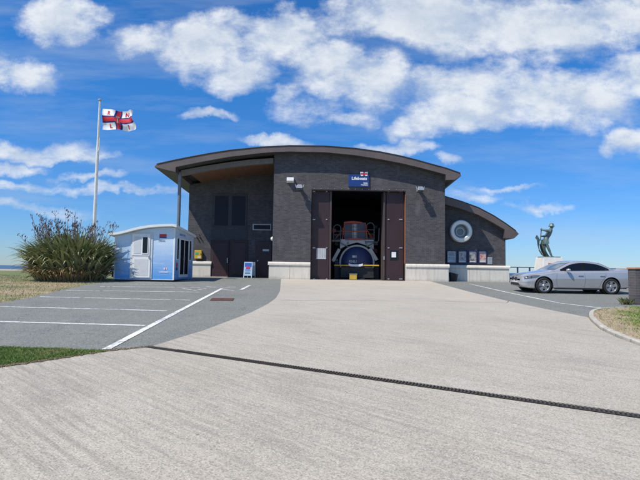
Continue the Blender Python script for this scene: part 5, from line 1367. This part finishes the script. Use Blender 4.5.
# lower dark sill
for sg_ in (-1, 1):
    MB().box((1.32, sg_*.80, .175), (3.2, sg_*.868, .235)).build('sill', 'rubber', car, bevel=.01)
for hx in (2.38, 3.28):
    for sg_ in (-1, 1):
        y_ = bodyside(hx, .77); MB().box((hx-.11, sg_*(y_-.01), .755), (hx+.11, sg_*(y_+.032), .785)).build('door_handle', 'car_silver', car, bevel=.012)
for sg_ in (-1, 1):
    mm = MB(); mm.sphere((1.83, sg_*.975, .995), (.085, .105, .058), 14, 10); mo = mm.build('wing_mirror', 'car_silver', car, smooth=60)
    MB().box((1.79, sg_*.84, .95), (1.85, sg_*.92, .985)).build('mirror_stem', 'black_matte', mo)
# head lamps hugging the corner
for sg_ in (-1, 1):
    a = MB(); rows = []
    for i in range(11):
        x = .10+.62*i/10; t = i/10
        zlo, zhi = .575+.10*t+.0, .675+.165*t-.09*t**3
        if t > .75: zlo = .65+(t-.75)*.36
        P_ = sect(x); row = []
        for q in range(5):
            z = zlo+(zhi-zlo)*q/4; y_ = None
            for k_ in range(2, len(P_)-1):
                (y1_, z1_), (y2_, z2_) = P_[k_], P_[k_+1]
                if z1_ <= z <= z2_ and z2_ > z1_: y_ = y1_+(y2_-y1_)*(z-z1_)/(z2_-z1_)
            if y_ is None: y_ = P_[10][0]
            row.append(Vector((x-.004, sg_*(y_+.006), z)))
        rows.append(row)
    for i in range(10):
        for q in range(4): a.add([rows[i][q], rows[i+1][q], rows[i+1][q+1], rows[i][q+1]], [(0,1,2,3)])
    hl = a.build('headlight', 'lamp_glass', car, smooth=60)
    for lx, rr_ in ((.22, .045), (.36, .042)):
        y_ = bodyside(lx, .67); MB().sphere((lx, sg_*(y_+.002), .668), (rr_, .012, rr_*.8), 12, 8).build('lens', 'black_matte', hl, smooth=60)
# kidney grilles, lower intake, plate, badge
for sg_ in (-1, 1):
    a = MB(); pr = []
    for i in range(20):
        an_ = 2*math.pi*i/20; cx_ = sg_*.155+.125*math.copysign(abs(math.cos(an_))**.6, math.cos(an_)); cz_ = .575+.075*math.copysign(abs(math.sin(an_))**.6, math.sin(an_)); pr.append((cx_, cz_))
    def kf(sc_, x0_, x1_, mat_, nm_, par_):
        m_ = MB(); cc = sg_*.155; n_ = 20
        m_.add([(x0_+.25*(z-.575)*1., cc+(y_-cc)*sc_, .575+(z-.575)*sc_) for y_, z in pr]+[(x1_+.25*(z-.575), cc+(y_-cc)*sc_, .575+(z-.575)*sc_) for y_, z in pr],
               [tuple(range(n_)), tuple(range(2*n_-1, n_-1, -1))]+[(i, i+n_, (i+1) % n_+n_, (i+1) % n_) for i in range(n_)]); return m_.build(nm_, mat_, par_)
    ko = kf(1., -.025, .08, 'chrome', 'kidney_grille', car); kf(.82, -.030, .0, 'black_matte', 'grille_mesh', ko)
MB().box((.0, -.42, .29), (.10, .42, .40)).build('lower_grille', 'black_matte', car)
for sg_ in (-1, 1):
    MB().add([(.085, sg_*.50, .30), (.26, sg_*.80, .30), (.26, sg_*.80, .37), (.085, sg_*.50, .38)], [(0,1,2,3)]).build('fog_intake', 'black_matte', car, recalc=False)
MB().box((-.018, -.26, .425), (.01, .26, .525)).build('number_plate', 'plate', car)
MB().lathe([(0,.006),(.03,.006),(.036,0)], (.10, 0, .715), 'Z', 16).build('badge', 'sign_blue', car)
for sg_ in (-1, 1):
    MB().box((4.50, sg_*.72, .80), (4.775, sg_*.845, .93)).build('tail_light', 'red_paint', car, bevel=.02)
MB().box((4.68, -.60, .30), (4.80, .60, .46)).build('rear_bumper', 'car_silver', car, bevel=.03)
MB().box((3.9, -.55, .22), (4.5, -.35, .32)).build('exhaust_box', 'black_matte', car)
MB().box((.5, -.58, .24), (4.2, .58, .60)).build('underbody', 'black_matte', car)
MB().add([(2.2,-.5,.22),(2.6,-.5,.22),(2.6,.2,.22),(2.2,.2,.22),(2.2,-.5,.17),(2.6,-.5,.17),(2.6,.2,.17),(2.2,.2,.17)], [(0,1,2,3),(4,7,6,5),(0,4,5,1),(1,5,6,2),(2,6,7,3),(3,7,4,0)]).build('gearbox', 'black_matte', car)
# wheels: built once, copied
def wheel(wx, sg_):
    root = bpy.data.objects.new('wheel', None); COL.objects.link(root); root.parent = car; root.location = (wx, sg_*.80, WR_); root.empty_display_size = .1
    return root
w0 = wheel(WF, -1)
ty = MB().lathe([(.232,-.085),(.245,-.100),(.300,-.104),(.322,-.085),(.328,-.05),(.328,.05),(.322,.085),(.30,.10),(.232,.09)], (0, 0, 0), 'Y', 44).build('tyre', 'rubber', w0, smooth=50)
rm = MB(); rm.lathe([(.236,-.088),(.232,-.098),(.218,-.094),(.205,-.06),(.205,.08)], (0, 0, 0), 'Y', 44)
for k_ in range(5):
    an_ = 2*math.pi*k_/5+.31
    ca, sa = math.cos(an_), math.sin(an_); px_, pz_ = -sa, ca
    for so_ in (-1, 1):
        i0 = Vector((ca*.035+px_*so_*.012, -.075, sa*.035+pz_*so_*.012)); o0 = Vector((ca*.214+px_*so_*.034, -.082, sa*.214+pz_*so_*.034))
        wd0, wd1 = .020, .034; W_0 = Vector((px_, 0, pz_))
        rm.add([i0-W_0*wd0, i0+W_0*wd0, o0+W_0*wd1, o0-W_0*wd1, i0-W_0*wd0+Vector((0, .04, 0)), i0+W_0*wd0+Vector((0, .04, 0)), o0+W_0*wd1+Vector((0, .045, 0)), o0-W_0*wd1+Vector((0, .045, 0))],
               [(0,1,2,3),(0,4,5,1),(1,5,6,2),(2,6,7,3),(3,7,4,0)])
rm.lathe([(0,-.092),(.04,-.090),(.055,-.075),(.055,-.03)], (0, 0, 0), 'Y', 20)
rm.build('rim', 'alloy', w0, smooth=35)
MB().lathe([(0,-.02),(.165,-.02),(.165,.0),(0,0)], (0, 0, 0), 'Y', 30).build('brake_disc', 'steel_grey', w0)
MB().lathe([(0,.03),(.21,.03)], (0, 0, 0), 'Y', 30).build('hub_shade', 'black_matte', w0, recalc=False)
for wx, sg_ in ((WF, 1), (WRR, -1), (WRR, 1)):
    r_ = wheel(wx, sg_)
    for ch in [c_ for c_ in bpy.data.objects if c_.parent == w0]:
        n2 = ch.copy(); COL.objects.link(n2); n2.parent = r_
    if sg_ > 0: r_.rotation_euler = (0, 0, math.pi)
CS = .985
fw_ = pt(544.2, 290, 19.2); rw_ = pt(611.6, 290, 19.2)
sc_ = (rw_.x-fw_.x)/(WRR-WF)
print('car scale', sc_)
SC = max(.95, sc_)
CY = 19.2+.9*SC
cxm = (fw_.x+rw_.x)/2-SC*(WF+WRR)/2
pitch_c = 0
car.location = (cxm, CY, gz(CY)); car.scale = (SC, SC, SC); car.rotation_euler = (math.atan(SL), 0, 0)
